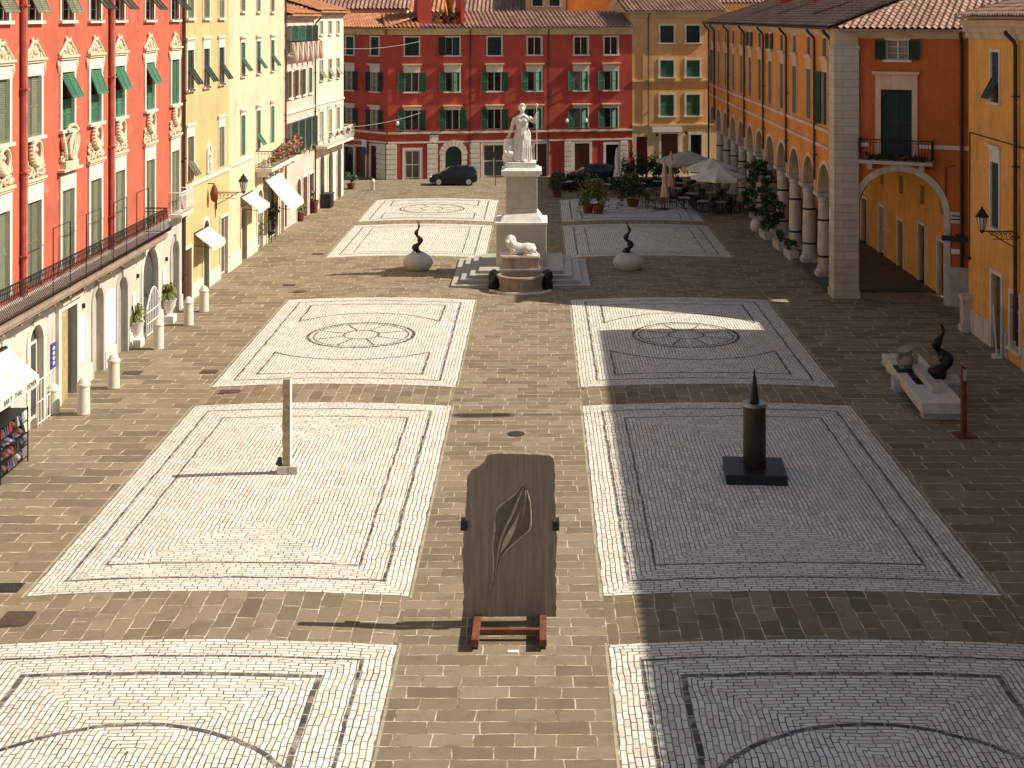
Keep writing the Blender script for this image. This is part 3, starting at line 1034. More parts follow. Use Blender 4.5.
def cartouche_mesh(v):
    r = random.Random(v)
    b = MB()
    b.box(-.88, .88, -.15, .03, -.1, 0); b.box(-.8, .8, -.1, .03, -.2, -.102)
    n = 22                                   # oval wreath round a hollow holding a small bust
    pts = [(.36*cos(2*PI*k/n), -.14, .94 + .44*sin(2*PI*k/n)) for k in range(n + 1)]
    b.tube(pts, .07, 7)
    for k in range(n):
        a = 2*PI*k/n
        b.ball((.42*cos(a), -.1, .94 + .5*sin(a)), (.06, .1, .06), 6, 4)
    b.tube([(0.04, -.03, .58), (.04, -.06, .76), (.04, -.05, .92)], [.17, .15, .06], 8)
    b.ball((.04, -.07, 1.04), (.1, .09, .13), 9, 7)
    for s in (-1, 1):
        scroll(b, s*.56, .26, .24, 1.4, PI/2, .055, s, -.07)
        scroll(b, s*.26, .2, .17, 1.3, -PI/2, .05, -s, -.08)
        scroll(b, s*.78, .13, .12, 1.2, 0, .045, s, -.05)
        scroll(b, s*.62, .6, .15, 1.3, -PI/2, .045, s, -.05)
        b.tube([(s*.2, -.08, 1.4), (s*.28, -.09, 1.48), (s*.1, -.09, 1.53)], [.05, .055, .03], 6)
        for k in range(8):
            b.ball((s*r.uniform(.05, .82), -.05, r.uniform(.05, .42)), (r.uniform(.05, .09), .05, r.uniform(.05, .1)), 6, 4)
    return b.mesh('cartouche', M['stucco'], True, 50)

def eagle_mesh():
    """big tilted shield with a crown over a plain block"""
    r = random.Random(4)
    b = MB()
    b.box(-.9, .9, -.26, .03, -.1, 0); b.box(-.6, .6, -.2, .03, .001, .3)
    n = 20
    sh = [(.12 + .42*cos(2*PI*k/n)*(1 - .25*max(0, -sin(2*PI*k/n))), .88 + .52*sin(2*PI*k/n)) for k in range(n)]
    b.prism([(x + (z - .88)*.28, z) for x, z in sh][::-1][::-1], -.22, .02)
    b.tube([(x + (z - .88)*.28, -.22, z) for x, z in sh + sh[:1]], .05, 6)
    for k in range(3): b.tube([(-.1 + .16*k, -.24, .5), (.06 + .17*k, -.27, .9), (.2 + .14*k, -.24, 1.25)], [.03, .04, .02], 5)
    for k in range(5): b.tube([(-.25, -.1, .35), (-.5 - .04*k, -.16, .6 + .12*k), (-.36 - .05*k, -.1, .85 + .14*k)], [.05, .07, .03], 6)
    scroll(b, -.62, .45, .2, 1.3, PI/2, .05, -1, -.08); scroll(b, .62, .42, .2, 1.3, PI/2, .05, 1, -.08)
    for k in range(7):
        a = PI*k/6
        b.ball((.08 + .4*cos(a), -.16, 1.52 + .16*sin(a)), (.09, .1, .08), 7, 5)
    b.box(-.3, .46, -.2, .02, 1.4, 1.5)
    return b.mesh('cartouche', M['stucco'], True, 50)

PED = [pediment_mesh(k) for k in range(3)]
CAR = [cartouche_mesh(k) for k in range(3)]
EAG = eagle_mesh()

# ---- coral red house
red = FR.root('townhouse', 'coral red house with carved pediments over its windows and a long iron balcony', 'house')
WY = [31.6, 34.6, 37.4, 40.45, 43.0, 46.0, 48.8, 51.5, 55.4, 59.1]
WX = [FR.uy(y) for y in WY]
Z1 = 4.28
ops = []
HW = 1.16
for x in WX:
    ops += [(x-HW/2, x+HW/2, 4.42, 7.1), (x-HW/2, x+HW/2, 9.15, 11.1), (x-HW/2, x+HW/2, 12.85, 14.0)]
b = MB(); front(b, 0, FR.L, Z1, 16.4, ops); body(b, 0, FR.L, 0, 16.4, 11, 0.0)
b.build('wall', M['red'], red)
for i, x in enumerate(WX):
    grey = i < 5
    w1 = window(red, x, 4.42, 7.1, HW, M['shut_grey'], 'closed', t=.17, p=.07, head=.36, sill=False, sash=False)
    w2 = window(red, x, 9.15, 11.1, HW, M['shut_grey'] if grey else M['shut_bright'], 'closed', t=.16, p=.07, head=.22, sash=False,
                closed=(0, 1) if (grey or i == 9) else (0, .52), flap=None if (grey or i == 9) else (.97, .46, 21 + i % 3 * 3))
    w3 = window(red, x, 12.85, 14.0, HW, M['shut_dark'] if i > 5 else M['shut_grey'], None, t=.13, p=.05, sash=True, flap=(.98, .82, 42 if i > 5 else 24))
    part('cartouche', EAG if i == 5 else CAR[i % 3], w1, (0, 0, 3.42)).scale = (1.0, 1.0, .86)
    part('pediment', PED[i % 3], w2, (0, 0, 2.44))
# ground floor in white plaster, arched doors
GD = [(31.6, 1.3, 3.1, 'a'), (34.6, 1.3, 3.1, 'a'), (37.6, 1.4, 3.1, 'a'), (40.4, 1.25, 3.15, 'a'), (43.1, 1.15, 3.14, 'g'), (45.85, 1.5, 3.1, 'd'), (49.0, 1.0, 3.16, 'n'),
      (51.75, 1.15, 3.02, 's'), (55.35, 2.1, 3.5, 'r'), (59.0, 1.05, 3.2, 's')]
gops = []
for (y, w_, z, k) in GD:
    x = FR.uy(y); gops.append((x - w_/2, x + w_/2, 0.0, z, k != 'd'))
b = MB(); front(b, 0.0, FR.L + .02, 0, Z1 - .003, gops, rev=.3, y=-.05)
b.quad((FR.L + .02, -.05, 0), (FR.L + .02, .3, 0), (FR.L + .02, .3, Z1 - .003), (FR.L + .02, -.05, Z1 - .003))
b.quad((0, -.05, Z1 - .003), (FR.L + .02, -.05, Z1 - .003), (FR.L + .02, .05, Z1 - .003), (0, .05, Z1 - .003))
b.build('ground_floor_wall', M['white_plaster'], red)
M['door_grey'] = m_simple('grey_door_paint', (0.34, 0.33, 0.29), .6, var=.2)
M['niche'] = m_plaster('tan_niche_plaster', (.5, .45, .36))  # slightly darker tan plaster for the back of the niche
for (y, w_, z, k) in GD:
    x = FR.uy(y)
    if k == 'd':
        d = door(red, x, w_, z, M['black'], t=.26, p=.16, rev=.28, trim=M['trim'], panel=False)  # black sheet in the open doorway stands for the unlit interior
        q = MB(); q.box(-w_/2 + .008, -.02, -.1, -.05, .02, z - .01); q.box(-w_/2 + .12, -.12, -.115, -.099, .3, 1.2); q.box(-w_/2 + .12, -.12, -.115, -.099, 1.4, z - .2)
        q.build('door_leaf', M['wood_light'], d)
        q = MB(); q.box(-1.1, 1.1, -.34, .02, z + .28, z + .4); q.box(-.95, .95, -.24, .02, z + .401, z + .52)
        for s in (-1, 1): scroll(q, s*.5, z + .72, .3, 1.4, PI/2, .07, s, -.14)
        q.ball((0, -.16, z + .75), (.24, .12, .26))
        q.build('door_pediment', M['stucco'], d, smooth=True, angle=50)
    elif k == 'r':
        d = door(red, x, w_, z, M['glass_shop'], True, t=.2, panel=False, p=.1, rev=.25)
        q = MB()
        for j in range(9):
            xx = -w_/2 + .12 + (w_ - .24)*j/8
            q.tube([(xx, -.2, .04), (xx, -.2, 1.15 + .75*sin(PI*j/8))], .022, 6)
        for zz in (.1, .55, 1.0): q.tube([(-w_/2 + .1, -.2, zz), (w_/2 - .1, -.2, zz)], .022, 6)
        q.tube([(-w_/2 + .12 + (w_ - .24)*j/16, -.2, 1.15 + .75*sin(PI*j/16)) for j in range(17)], .03, 6)
        q.build('gate_grille', M['white_paint'], d)
    elif k == 'g':
        d = door(red, x, w_, z, M['glass_shop'], True, t=.2, glass=True, p=.1)
        q = MB()
        for j in range(5): q.tube([(-.5 + .25*j, -.32, .03), (-.5 + .25*j, -.32, 1.5)], .016, 5)
        for zz in (.12, .8, 1.48): q.tube([(-.55, -.32, zz), (.55, -.32, zz)], .016, 5)
        q.build('gate_grille', M['white_paint'], d)
    else:
        mt = {'a': M['glass_shop'], 'n': M['niche'], 's': M['door_grey']}[k]
        door(red, x, w_, z, mt, True, t=.2, p=.1, panel=k == 's', keystone=True, trim=M['marble_grey'] if k in 'ns' else M['trim'])
# marble base course, pilaster strips and wall tablets
cuts = sorted([(FR.uy(y) - w_/2 - .22, FR.uy(y) + w_/2 + .22) for (y, w_, z, k) in GD])
cur = 0.0
for a, c in cuts + [(FR.L, FR.L)]:
    if a - cur > .15: blocks(red, 'plinth', M['trim'], [(cur, a, -.11, -.04, 0, .62)])
    cur = c
b = MB()
for (y, z0, z1, w_) in ((47.3, .9, 2.5, .5), (47.75, 1.1, 2.2, .25), (50.3, .75, 2.75, 1.2), (53.2, 1.3, 2.1, .35), (57.3, 1.5, 2.3, .35)):
    x = FR.uy(y); blocks(red, 'wall_tablet', M['white_paint'], [(x - w_/2, x + w_/2, -.085, -.045, z0, z1)])
b = MB()
for (y, z) in ((53.6, 2.6), (57.6, 2.55), (47.4, 2.75)):
    x = FR.uy(y); blocks(red, 'wall_light', M['iron'], [(x - .05, x + .05, -.14, -.045, z, z + .16)])
band(red, 0, FR.L, Z1 - .12, .12, .1, M['trim'])
# long balcony
M['balcony'] = m_marble('rust_stained_balcony_stone', (.34, .25, .19), stain=(.1, .06, .045), amount=.8)
xb0, xb1 = FR.uy(29), FR.uy(54.7)
b = MB(); b.box(xb0, xb1, -.98, .02, 4.06, 4.2)
b.box(xb0 + .02, xb1 - .02, -.92, -.1, 3.96, 4.058)
k = 0
x = xb0 + .3
while x < xb1:
    b.prism([(x - .08, 3.955), (x + .08, 3.955), (x + .08, 3.6), (x - .08, 3.6)], -.35, -.06)
    b.box(x - .075, x + .075, -.8, -.351, 3.8, 3.955)
    x += 1.35
bal = b.build('balcony', M['balcony'], red)
railing(bal, xb0 + .02, xb1 - .02, 4.2, .94, 1.02, bombe=.22, step=.12, br=.015)
for i in (4, 5, 6, 7):
    b = MB(); x = WX[i] - .75
    b.tube([(x, -.93, 4.2), (x, -.93, 6.35)], .018, 5); b.tube([(x, -.93, 6.35), (x + 1.5, -.93, 6.35)], .016, 5); b.tube([(x + 1.5, -.93, 6.35), (x + 1.5, -.93, 4.2)], .018, 5)
    b.build('awning_frame', M['iron'], bal)
# small balcony past the long one
x = WX[9]
b = MB(); b.box(x - .95, x + .95, -.6, .02, 4.3, 4.42); sb = b.build('balcony', M['trim'], red)
railing(sb, x - .9, x + .9, 4.42, .55, .95, bombe=.12, mat=M['white_paint'])
for px in (20.5, 109):
    pipe(red, FR.u(px), 4.3, 16.3, M['pipe_red'], r=.1, y=-.13)
    pipe(red, FR.u(px) + .24, 4.3, 16.3, M['pipe_dark'], r=.045, y=-.09)
pipe(red, FR.L - .12, .1, 16.3, M['pipe_dark'], r=.06)
band(red, -.1, FR.L + .1, 16.1, .35, .4, M['beige'], 'cornice', steps=2)
tile_roof(red, -.2, FR.L + .1, 16.5, 5.6, 1.9, M['tiles_orange'], ov=.6, per=.3, course=.5)
gable_back(red, -.2, FR.L + .1, 16.5, 5.6, 1.9, M['tiles_orange'])
# blue vertical enamel sign by the dark doorway
x = FR.uy(44.55)
sg = empty('sign', (FR.P0.x + FR.d.x*x, FR.P0.y + FR.d.y*x, 0), FR.a, 'small blue vertical enamel sign with white marks beside the dark open doorway', 'sign')
b = MB(); b.box(-.2, .2, -.1, -.045, 1.4, 2.2); b.build('panel', M['blue_paint'], sg)
blocks(sg, 'sign_mark', M['white_paint'], [(-.09, .09, -.104, -.0995, 1.5 + .165*q, 1.6 + .165*q) for q in range(4)])

# ---- ochre house
och = FO.root('townhouse', 'ochre yellow house with grey shutters propped out and a wall niche above its string course', 'house')
ox = [FO.u(190), FO.u(206), FO.u(221)]
ops = []
for x in ox: ops += [(x-.5, x+.5, 9.65, 11.45), (x-.5, x+.5, 12.9, 14.6)]
for x in (ox[0], ox[2]): ops.append((x-.5, x+.5, 5.5, 7.5))
god = [(FO.u(187.5), 1.0, 2.45, False, M['wood']), (FO.u(205.5), .95, 3.3, True, M['shut_green']), (FO.u(223.5), 1.35, 2.95, False, M['glass_shop'])]
for (x, w_, z, ar, m_) in god: ops.append((x - w_/2, x + w_/2, 0, z, ar))
b = MB(); front(b, 0, FO.L, 0, 15.8, ops); body(b, 0, FO.L, 0, 15.8, 10)
b.build('wall', M['ochre'], och)
for i, x in enumerate(ox):
    window(och, x, 9.65, 11.45, 1.0, M['shut_dark'], 'closed', closed=(.52, 1), flap=(.55, .5, 34), head=.3, hood=.12, t=.1)
    window(och, x, 12.9, 14.6, 1.0, M['shut_grey'], 'closed', t=.12, sash=False)
    if i != 1:
        window(och, x, 5.5, 7.5, 1.0, M['shut_olive'], 'closed', closed=(.4, 1) if i == 0 else (0, 1), flap=(.42, .36, 34) if i == 0 else None, head=.3, hood=.12, t=.12, sash=i == 0, sill=False)
for (x, w_, z, ar, m_) in god: door(och, x, w_, z, m_, ar, glass=m_ is M['glass_shop'], t=.16 if ar else .12)
band(och, 0, FO.L, 5.2, .16, .09, M['trim'])
b = MB(); x = FO.u(208.5)
b.box(x - .5, x + .5, -.1, .02, 5.5, 5.62); b.box(x - .42, x - .26, -.08, .02, 5.621, 6.5); b.box(x + .26, x + .42, -.08, .02, 5.621, 6.5)
for k in range(10):
    a0, a1 = PI*k/10, PI*(k+1)/10
    v = [(x + r_*cos(a_), y_, 6.5 + r_*sin(a_)) for y_ in (-.08, .02) for r_, a_ in ((.26, a0), (.42, a0), (.42, a1), (.26, a1))]
    b.add(v, [(0, 1, 2, 3), (7, 6, 5, 4), (1, 5, 6, 2), (0, 3, 7, 4)])
b.box(x - .258, x + .258, -.02, .015, 5.622, 6.72)
b.tube([(x, -.06, 5.63), (x, -.1, 5.95), (x, -.08, 6.2)], [.14, .13, .05], 7); b.ball((x, -.1, 6.32), .09, 7, 5)
b.build('wall_niche', M['trim'], och)
b = MB(); x2 = FO.u(208)
b.lathe([(.05, 4.1), (.16, 4.2), (.2, 4.5), (.12, 4.8), (.03, 4.95)], 10, x2, -.3); b.box(x2 - .03, x2 + .03, -.3, .02, 4.95, 5.0)
b.build('hanging_ornament', M['rust'], och, smooth=True)
blocks(och, 'plinth', M['trim'], [(p0_, p1_, -.05, .02, 0, .7) for p0_, p1_ in ((0, god[0][0] - .64), (god[0][0] + .64, god[1][0] - .65), (god[1][0] + .65, god[2][0] - .82), (god[2][0] + .82, FO.L)) if p1_ - p0_ > .1])
pipe(och, .1, .2, 15.6, M['pipe_dark'])
band(och, 0, FO.L, 15.6, .25, .35, M['beige'], 'cornice', steps=2)
tile_roof(och, 0, FO.L, 15.9, 5, 1.7, M['tiles_orange'], per=.3, course=.5)
gable_back(och, 0, FO.L, 15.9, 5, 1.7, M['tiles_orange'])

# ---- pale yellow house
pal = FP.root('townhouse', 'tall pale yellow house with bright green shutters and a flowery stone balcony', 'house')
pxs = [FP.u(242.5), FP.u(258), FP.u(272)]
ops = []
for x in pxs: ops += [(x-.45, x+.45, 9.85, 11.6), (x-.45, x+.45, 13.25, 14.9), (x-.45, x+.45, 5.6, 7.75)]
pod = [(FP.u(243.5), 1.15, 2.75, False, M['wood']), (FP.u(259.5), 1.2, 3.3, True, M['glass_shop']), (FP.u(272), 2.7, 3.2, False, M['glass']), (FP.u(281.5), 1.0, 2.6, True, M['glass'])]
for (x, w_, z, ar, m_) in pod: ops.append((x - w_/2, x + w_/2, 0, z, ar))
b = MB(); front(b, 0, FP.L, 0, 16.0, ops); body(b, 0, FP.L, 0, 16.0, 10)
b.build('wall', M['pale'], pal)
for i, x in enumerate(pxs):
    window(pal, x, 9.85, 11.6, .9, M['shut_green'], 'closed', closed=(.5, 1), flap=(.52, .46, 36), head=.12, hood=.16, t=.05)
    window(pal, x, 13.25, 14.9, .9, M['shut_grey'], 'closed', t=.06, sash=False)
    window(pal, x, 5.6, 7.75, .9, M['shut_bright'], 'closed', closed=(.35, 1) if i == 1 else (0, 1), flap=(.4, .34, 34) if i == 1 else None, head=.12, hood=.16, t=.05, sash=i == 1, sill=False)
for (x, w_, z, ar, m_) in pod: door(pal, x, w_, z, m_, ar, glass=m_ is not M['wood'], t=.18)
band(pal, 0, FP.u(253), 5.28, .16, .09, M['trim'])
blocks(pal, 'plinth', M['trim'], [(0, pod[0][0] - .8, -.06, .02, 0, .8), (pod[0][0] + .8, pod[1][0] - .82, -.06, .02, 0, .8)])
x0, x1 = FP.u(255), FP.u(283.8)
b = MB(); b.box(x0, x1, -.95, .02, 4.4, 4.58)
for k in range(6):
    xx = x0 + .3 + (x1 - x0 - .6)*k/5
    b.box(xx - .1, xx + .1, -.7, -.0, 4.1, 4.398)
pb = b.build('balcony', M['trim'], pal)
railing(pb, x0 + .04, x1 - .04, 4.58, .9, .95, bombe=0, step=.16)
b = MB(); rr = random.Random(3)
for k in range(16): leaves(b, (x0 + .3 + (x1-x0-.5)*k/15, -.95, 5.15 + rr.uniform(-.2, .35)), (.3, .2, .3), 34, .17, rr=rr)
b.build('balcony_plants', M['leaf_olive'], pb)
b = MB()
for k in range(16): leaves(b, (x0 + .3 + (x1-x0-.5)*k/15, -1.05, 5.35 + rr.uniform(-.25, .3)), (.25, .16, .22), 12, .13, rr=rr)
b.build('balcony_flowers', M['flower'], pb)
pipe(pal, FP.L - .12, .2, 15.8, M['pipe_dark'])
band(pal, 0, FP.L, 15.8, .25, .35, M['beige'], 'cornice', steps=2)
tile_roof(pal, 0, FP.L, 16.1, 5, 1.7, M['tiles_orange'], per=.3, course=.5)
gable_back(pal, 0, FP.L, 16.1, 5, 1.7, M['tiles_orange'])

# ---- pink house
pin = FK.root('townhouse', 'narrow pale pink house with rows of dark green shutters and draped top balcony', 'house')
kx = [FK.uy(y) - .0 for y in (83.35, 85.2, 87.0, 88.8)]
kd = [(FK.u(298.3), 1.0, 2.7, True, M['glass']), (FK.u(304.5), 1.2, 2.6, False, M['wood']), (FK.u(311), 1.2, 2.6, False, M['glass'])]
ops = []
for x in kx: ops += [(x-.48, x+.48, 10.7, 12.4), (x-.48, x+.48, 7.95, 9.6), (x-.48, x+.48, 4.5, 6.4)]
for (x, w_, z, ar, m_) in kd: ops.append((x - w_/2, x + w_/2, 0, z, ar))
b = MB(); front(b, 0, FK.L, 0, 13.05, ops); body(b, 0, FK.L, 0, 13.05, 10)
b.build('wall', M['pink'], pin)
for i, x in enumerate(kx):
    window(pin, x, 10.7, 12.4, .96, M['shut_green'] if i < 2 else M['shut_dark'], 'open', t=.06, sill=False, open_a=(165, 150))
    window(pin, x, 7.95, 9.6, .96, M['shut_green'] if i == 3 else M['shut_olive'], 'closed' if i == 3 else 'half', t=.1)
    window(pin, x, 4.5, 6.4, .96, M['shut_dark'], 'open', t=.07, open_a=(165, 155), sill=True)
for (x, w_, z, ar, m_) in kd: door(pin, x, w_, z, m_, ar, t=.14, panel=False)
b = MB(); b.box(.2, FK.L - .2, -.5, .02, 10.45, 10.58); kb = b.build('balcony', M['trim'], pin)
railing(kb, .25, FK.L - .25, 10.58, .46, .85, bombe=0, step=.2)
b = MB()
for k in range(6):
    xx = .5 + (FK.L - 1.0)*k/5
    pts = []
    b.tube([(xx - .45, -.52, 11.35), (xx - .25, -.56, 10.8), (xx, -.58, 10.3), (xx + .25, -.56, 10.8), (xx + .45, -.52, 11.35)], [.1, .14, .17, .14, .1], 6)
b.build('draped_cloth', M['canvas_pink'], kb, smooth=True)
rr = random.Random(8)
for x in kx:
    b = MB(); leaves(b, (x, -.25, 4.45), (.5, .15, .22), 46, .16, rr=rr); b.build('window_box_plant', M['leaf_olive'], pin)
band(pin, 0, FK.L, 6.95, .16, .1, M['trim'])
band(pin, 0, FK.L, 12.75, .3, .3, M['beige'], 'cornice', steps=2)
pipe(pin, FK.L - .1, .2, 12.9, M['pipe_dark'])
tile_roof(pin, 0, FK.L - .02, 13.12, 5, 1.6, M['tiles_orange'], per=.3, course=.45)
gable_back(pin, 0, FK.L - .02, 13.12, 5, 1.6, M['tiles_orange'])

# ---- cream white house
whi = FW.root('townhouse', 'slim cream white house at the far end of the sunny row with pale shutters', 'house')
wx = [FW.u(321), FW.u(329.6), FW.u(337.6)]
wd = [(FW.u(321.5), 1.1, 3.6, True, M['glass']), (FW.u(330), 1.1, 3.6, True, M['glass']), (FW.u(338.5), 1.1, 3.6, True, M['glass'])]
ops = []
for x in wx: ops += [(x-.4, x+.4, 11.75, 12.65), (x-.45, x+.45, 8.65, 10.0), (x-.5, x+.5, 4.5, 6.5)]
for (x, w_, z, ar, m_) in wd: ops.append((x - w_/2, x + w_/2, 0, z, ar))
b = MB(); front(b, 0, FW.L, 0, 13.3, ops); body(b, 0, FW.L, 0, 13.3, 9)
b.build('wall', M['cream'], whi)
for i, x in enumerate(wx):
    window(whi, x, 11.75, 12.65, .8, M['shut_grey2'], 'closed', t=.05, sash=False)
    window(whi, x, 8.65, 10.0, .9, M['shut_grey2'], 'closed', t=.05, closed=(.5, 1), flap=(.52, .48, 32))
    window(whi, x, 4.5, 6.5, 1.0, M['wood_light'] if i == 1 else M['shut_grey2'], 'closed', t=.1, sash=False, hood=.12, sill=False)
for (x, w_, z, ar, m_) in wd: door(whi, x, w_, z, m_, ar, t=.18, panel=False)
x0, x1 = .4, FW.L - .2
b = MB(); b.box(x0, x1, -.8, .02, 4.1, 4.26)
wb = b.build('balcony', M['trim'], whi)
railing(wb, x0 + .04, x1 - .04, 4.26, .76, .9, bombe=.1, step=.17, mat=M['white_paint'])
b = MB(); rr = random.Random(5)
for k in range(5): leaves(b, (x0 + .5 + k*1.6, -.85, 4.9), (.35, .2, .3), 26, .16, rr=rr)
b.build('balcony_plants', M['leaf_olive'], wb)
band(whi, 0, FW.L, 7.0, .14, .09, M['trim'])
band(whi, 0, FW.L, 13.0, .3, .3, M['beige'], 'cornice', steps=2)
tile_roof(whi, .02, FW.L + .1, 13.36, 4.5, 1.5, M['tiles_orange'], per=.3, course=.45)
gable_back(whi, .02, FW.L + .1, 13.36, 4.5, 1.5, M['tiles_orange'])

# ---- awnings
def awning(f, Y0, Y1, ztop, d, drop, label, val=.22, lettering=None):
    x0, x1 = f.uy(Y0), f.uy(Y1)
    root = empty('awning', (f.P0.x + f.d.x*x0, f.P0.y + f.d.y*x0, 0), f.a, label, 'awning')
    W = x1 - x0
    n = 10; b = MB(); vs = []; fs = []
    for i in range(n + 1):
        x = W*i/n
        for (yy, zz) in ((-.07, ztop), (-d*.5, ztop - drop*.5 + .02*abs(sin(i*2.2))), (-d, ztop - drop), (-d - .01, ztop - drop - val + .025*sin(i*1.9))):
            vs.append((x, yy, zz))
        for yy, zz in ((-d + .012, ztop - drop - val + .025*sin(i*1.9)), (-d + .015, ztop - drop - .02), (-d*.5, ztop - drop*.5 - .025), (-.07, ztop - .03)):
            vs.append((x, yy, zz))
    for i in range(n):
        for k in range(8):
            k2 = (k + 1) % 8
            fs.append((i*8 + k, (i+1)*8 + k, (i+1)*8 + k2, i*8 + k2))
    fs.append(tuple(range(8))); fs.append(tuple(n*8 + k for k in range(7, -1, -1)))
    b.add(vs, fs); b.build('canopy', M['awning'], root)
    b = MB()
    for x in (.08, W - .08):
        b.tube([(x, .0, ztop - drop*.9), (x, -d + .05, ztop - drop - .05)], .018, 6)
    b.box(.02, W - .02, -.075, .01, ztop - .04, ztop + .05)
    b.build('awning_arm', M['dark_metal'], root)
    if lettering:
        for (xx, s, sz) in lettering:
            me = text_mesh(s, sz, M['dark_metal'], .003)
            part('lettering', me, root, (xx, -d - .012, ztop - drop - val*.5), rot=(R(90), 0, 0))
    return root
awning(FR, 35.6, 40.9, 2.95, 1.0, .82, 'white shop awning with dark lettering on its valance at the left edge of the photo', .28,
       [(4.7, 'DOVER', .22), (3.75, 'THAI -', .22), (2.95, 'BAR Y', .22)])
awning(FO, 62.2, 64.6, 2.95, .85, .6, 'small white awning over the green arched door of the ochre house')
awning(FP, 71.0, 73.7, 3.45, .95, .65, 'white awning beneath the wall lantern, in front of the pale yellow house')
awning(FP, 76.3, 80.2, 3.8, 1.55, 1.7, 'large steep white awning under the flowery balcony of the pale yellow house')
# ------------------------------------------------------------------ far end: deep red house, golden house, roofs behind
FA = Fac((-12.07, 107.2), (7.55, 110.7))
FL_ = Fac((-19.5, 114.2), (-12.07, 107.2))
FY = Fac((7.55, 110.7), (15.2, 112.0))
far = FA.root('apartment_building', 'long deep red building with green shutters closing the far end of the piazza', 'building')
cols_ = [411.8, 452.5, 494.4, 534.5, 581, 611]
fx = [FA.u(p) for p in cols_]
ops = []
WW = 1.12
for x in fx: ops += [(x-WW/2, x+WW/2, 9.85, 11.3), (x-WW/2, x+WW/2, 6.95, 8.5), (x-WW/2, x+WW/2, 3.88, 5.5)]
fd = [(FA.u(412.5), 1.2, 2.3, False, M['glass_shop']), (FA.u(453.4), 1.35, 2.6, True, M['shut_dark']), (FA.u(494), 1.75, 2.65, False, M['glass_shop']),
      (FA.u(540.7), 1.0, 2.65, False, M['wood']), (FA.u(582), 1.25, 2.65, False, M['wood']), (FA.u(612), 1.05, 2.5, False, M['glass'])]
for (x, w_, z, ar, m_) in fd: ops.append((x - w_/2, x + w_/2, 0, z, ar))
b = MB(); front(b, 0, FA.L, 0, 11.95, ops); body(b, 0, FA.L, 0, 11.95, 9)
b.build('wall', M['red_far'], far)
styles = {(0, 0): 'closed', (1, 0): 'half', (2, 0): 'closed', (3, 0): 'none', (4, 0): 'none', (5, 0): 'none'}
for i, x in enumerate(fx):
    s = styles[(i, 0)]
    window(far, x, 9.85, 11.3, WW, M['shut_dark'] if s != 'none' else None, 'closed' if s == 'closed' else 'half', t=.1, p=.06, bars=False)
    for z0, z1, rr in ((6.95, 8.5, 1), (3.88, 5.5, 2)):
        half = i in (1, 3, 4, 5) and not (rr == 2 and i == 1)
        window(far, x, z0, z1, WW, M['shut_green'] if i < 3 else M['shut_bright'], 'half' if half else 'open', t=.1, p=.06,
               head=.42 if rr == 1 else .1, hood=.3, hoodmat=M['far_cream'], pane=M['curtain'] if i in (4,) else None,
               open_a=(168, 24) if half else (168, 168), sill=rr == 1, bars=False)
for k, (x, w_, z, ar, m_) in enumerate(fd):
    d = door(far, x, w_, z, m_, ar, glass=m_ is M['glass_shop'], t=.2, p=.07, panel=m_ in (M['wood'], M['shut_dark']), arch_t=.36)
    if ar:
        q = MB()
        for j in range(9):
            a0 = PI*(j + .5)/9
            r0, r1 = w_/2 - .02, w_/2 + .48
            zs = z - w_/2
            dd = .14
            q.add([(x + r_*cos(a_) - x, y_, zs + r_*sin(a_)) for y_ in (-.13, .02) for r_, a_ in ((r0, a0-dd), (r1, a0-dd), (r1, a0+dd), (r0, a0+dd))],
                  [(0, 1, 2, 3), (7, 6, 5, 4), (1, 5, 6, 2), (0, 3, 7, 4), (0, 4, 5, 1), (3, 2, 6, 7)])
        for s in (-1, 1):
            for j in range(4):
                q.box(min(s*(w_/2 - .02), s*(w_/2 + .42)), max(s*(w_/2 - .02), s*(w_/2 + .42)), -.13, .02, .05 + .48*j, .45 + .48*j)
        q.build('rusticated_arch', M['trim'], d)
def rustic(root, x, w_, z1, mat, n=7):
    q = MB(); q.box(x - w_/2 + .04, x + w_/2 - .04, -.08, .02, 0, z1)
    for j in range(n):
        h = z1 / n
        q.box(x - w_/2, x + w_/2, -.14, -.079, h*j + .03, h*(j+1) - .04)
    q.build('pilaster', mat, root)
for p in (391.5, 432.5, 474.5, 568, 624):
    rustic(far, FA.u(p), .85 if p < 500 else .62, 2.8, M['trim'])
band(far, 0, FA.L, 3.6, .16, .14, M['trim']); band(far, 0, FA.L, 2.86, .14, .09, M['trim'])
band(far, -.05, FA.L, 11.5, .5, .32, M['far_cream'], 'cornice', steps=2)
for p in (470, 548): pipe(far, FA.u(p), .1, 11.9, M['pipe_dark'], r=.05)
b = MB(); b.box(FA.u(434) - .35, FA.u(434) + .35, -.1, .02, 2.9, 3.5); b.build('wall_plaque', M['marble'], far)
tile_roof(far, FA.u(463), FA.L + .1, 12.08, 4.4, 1.3, M['tiles'], ov=.5, per=.34, course=.5, amp=.09)
tile_roof(far, -.3, FA.u(420), 12.08, 4.2, 1.1, M['tiles_orange'], ov=.5, per=.34, course=.5, amp=.09)
tile_roof(far, FA.u(420), FA.u(463), 12.08, .9, .25, M['tiles'], ov=.5, per=.34, course=.45, amp=.09)
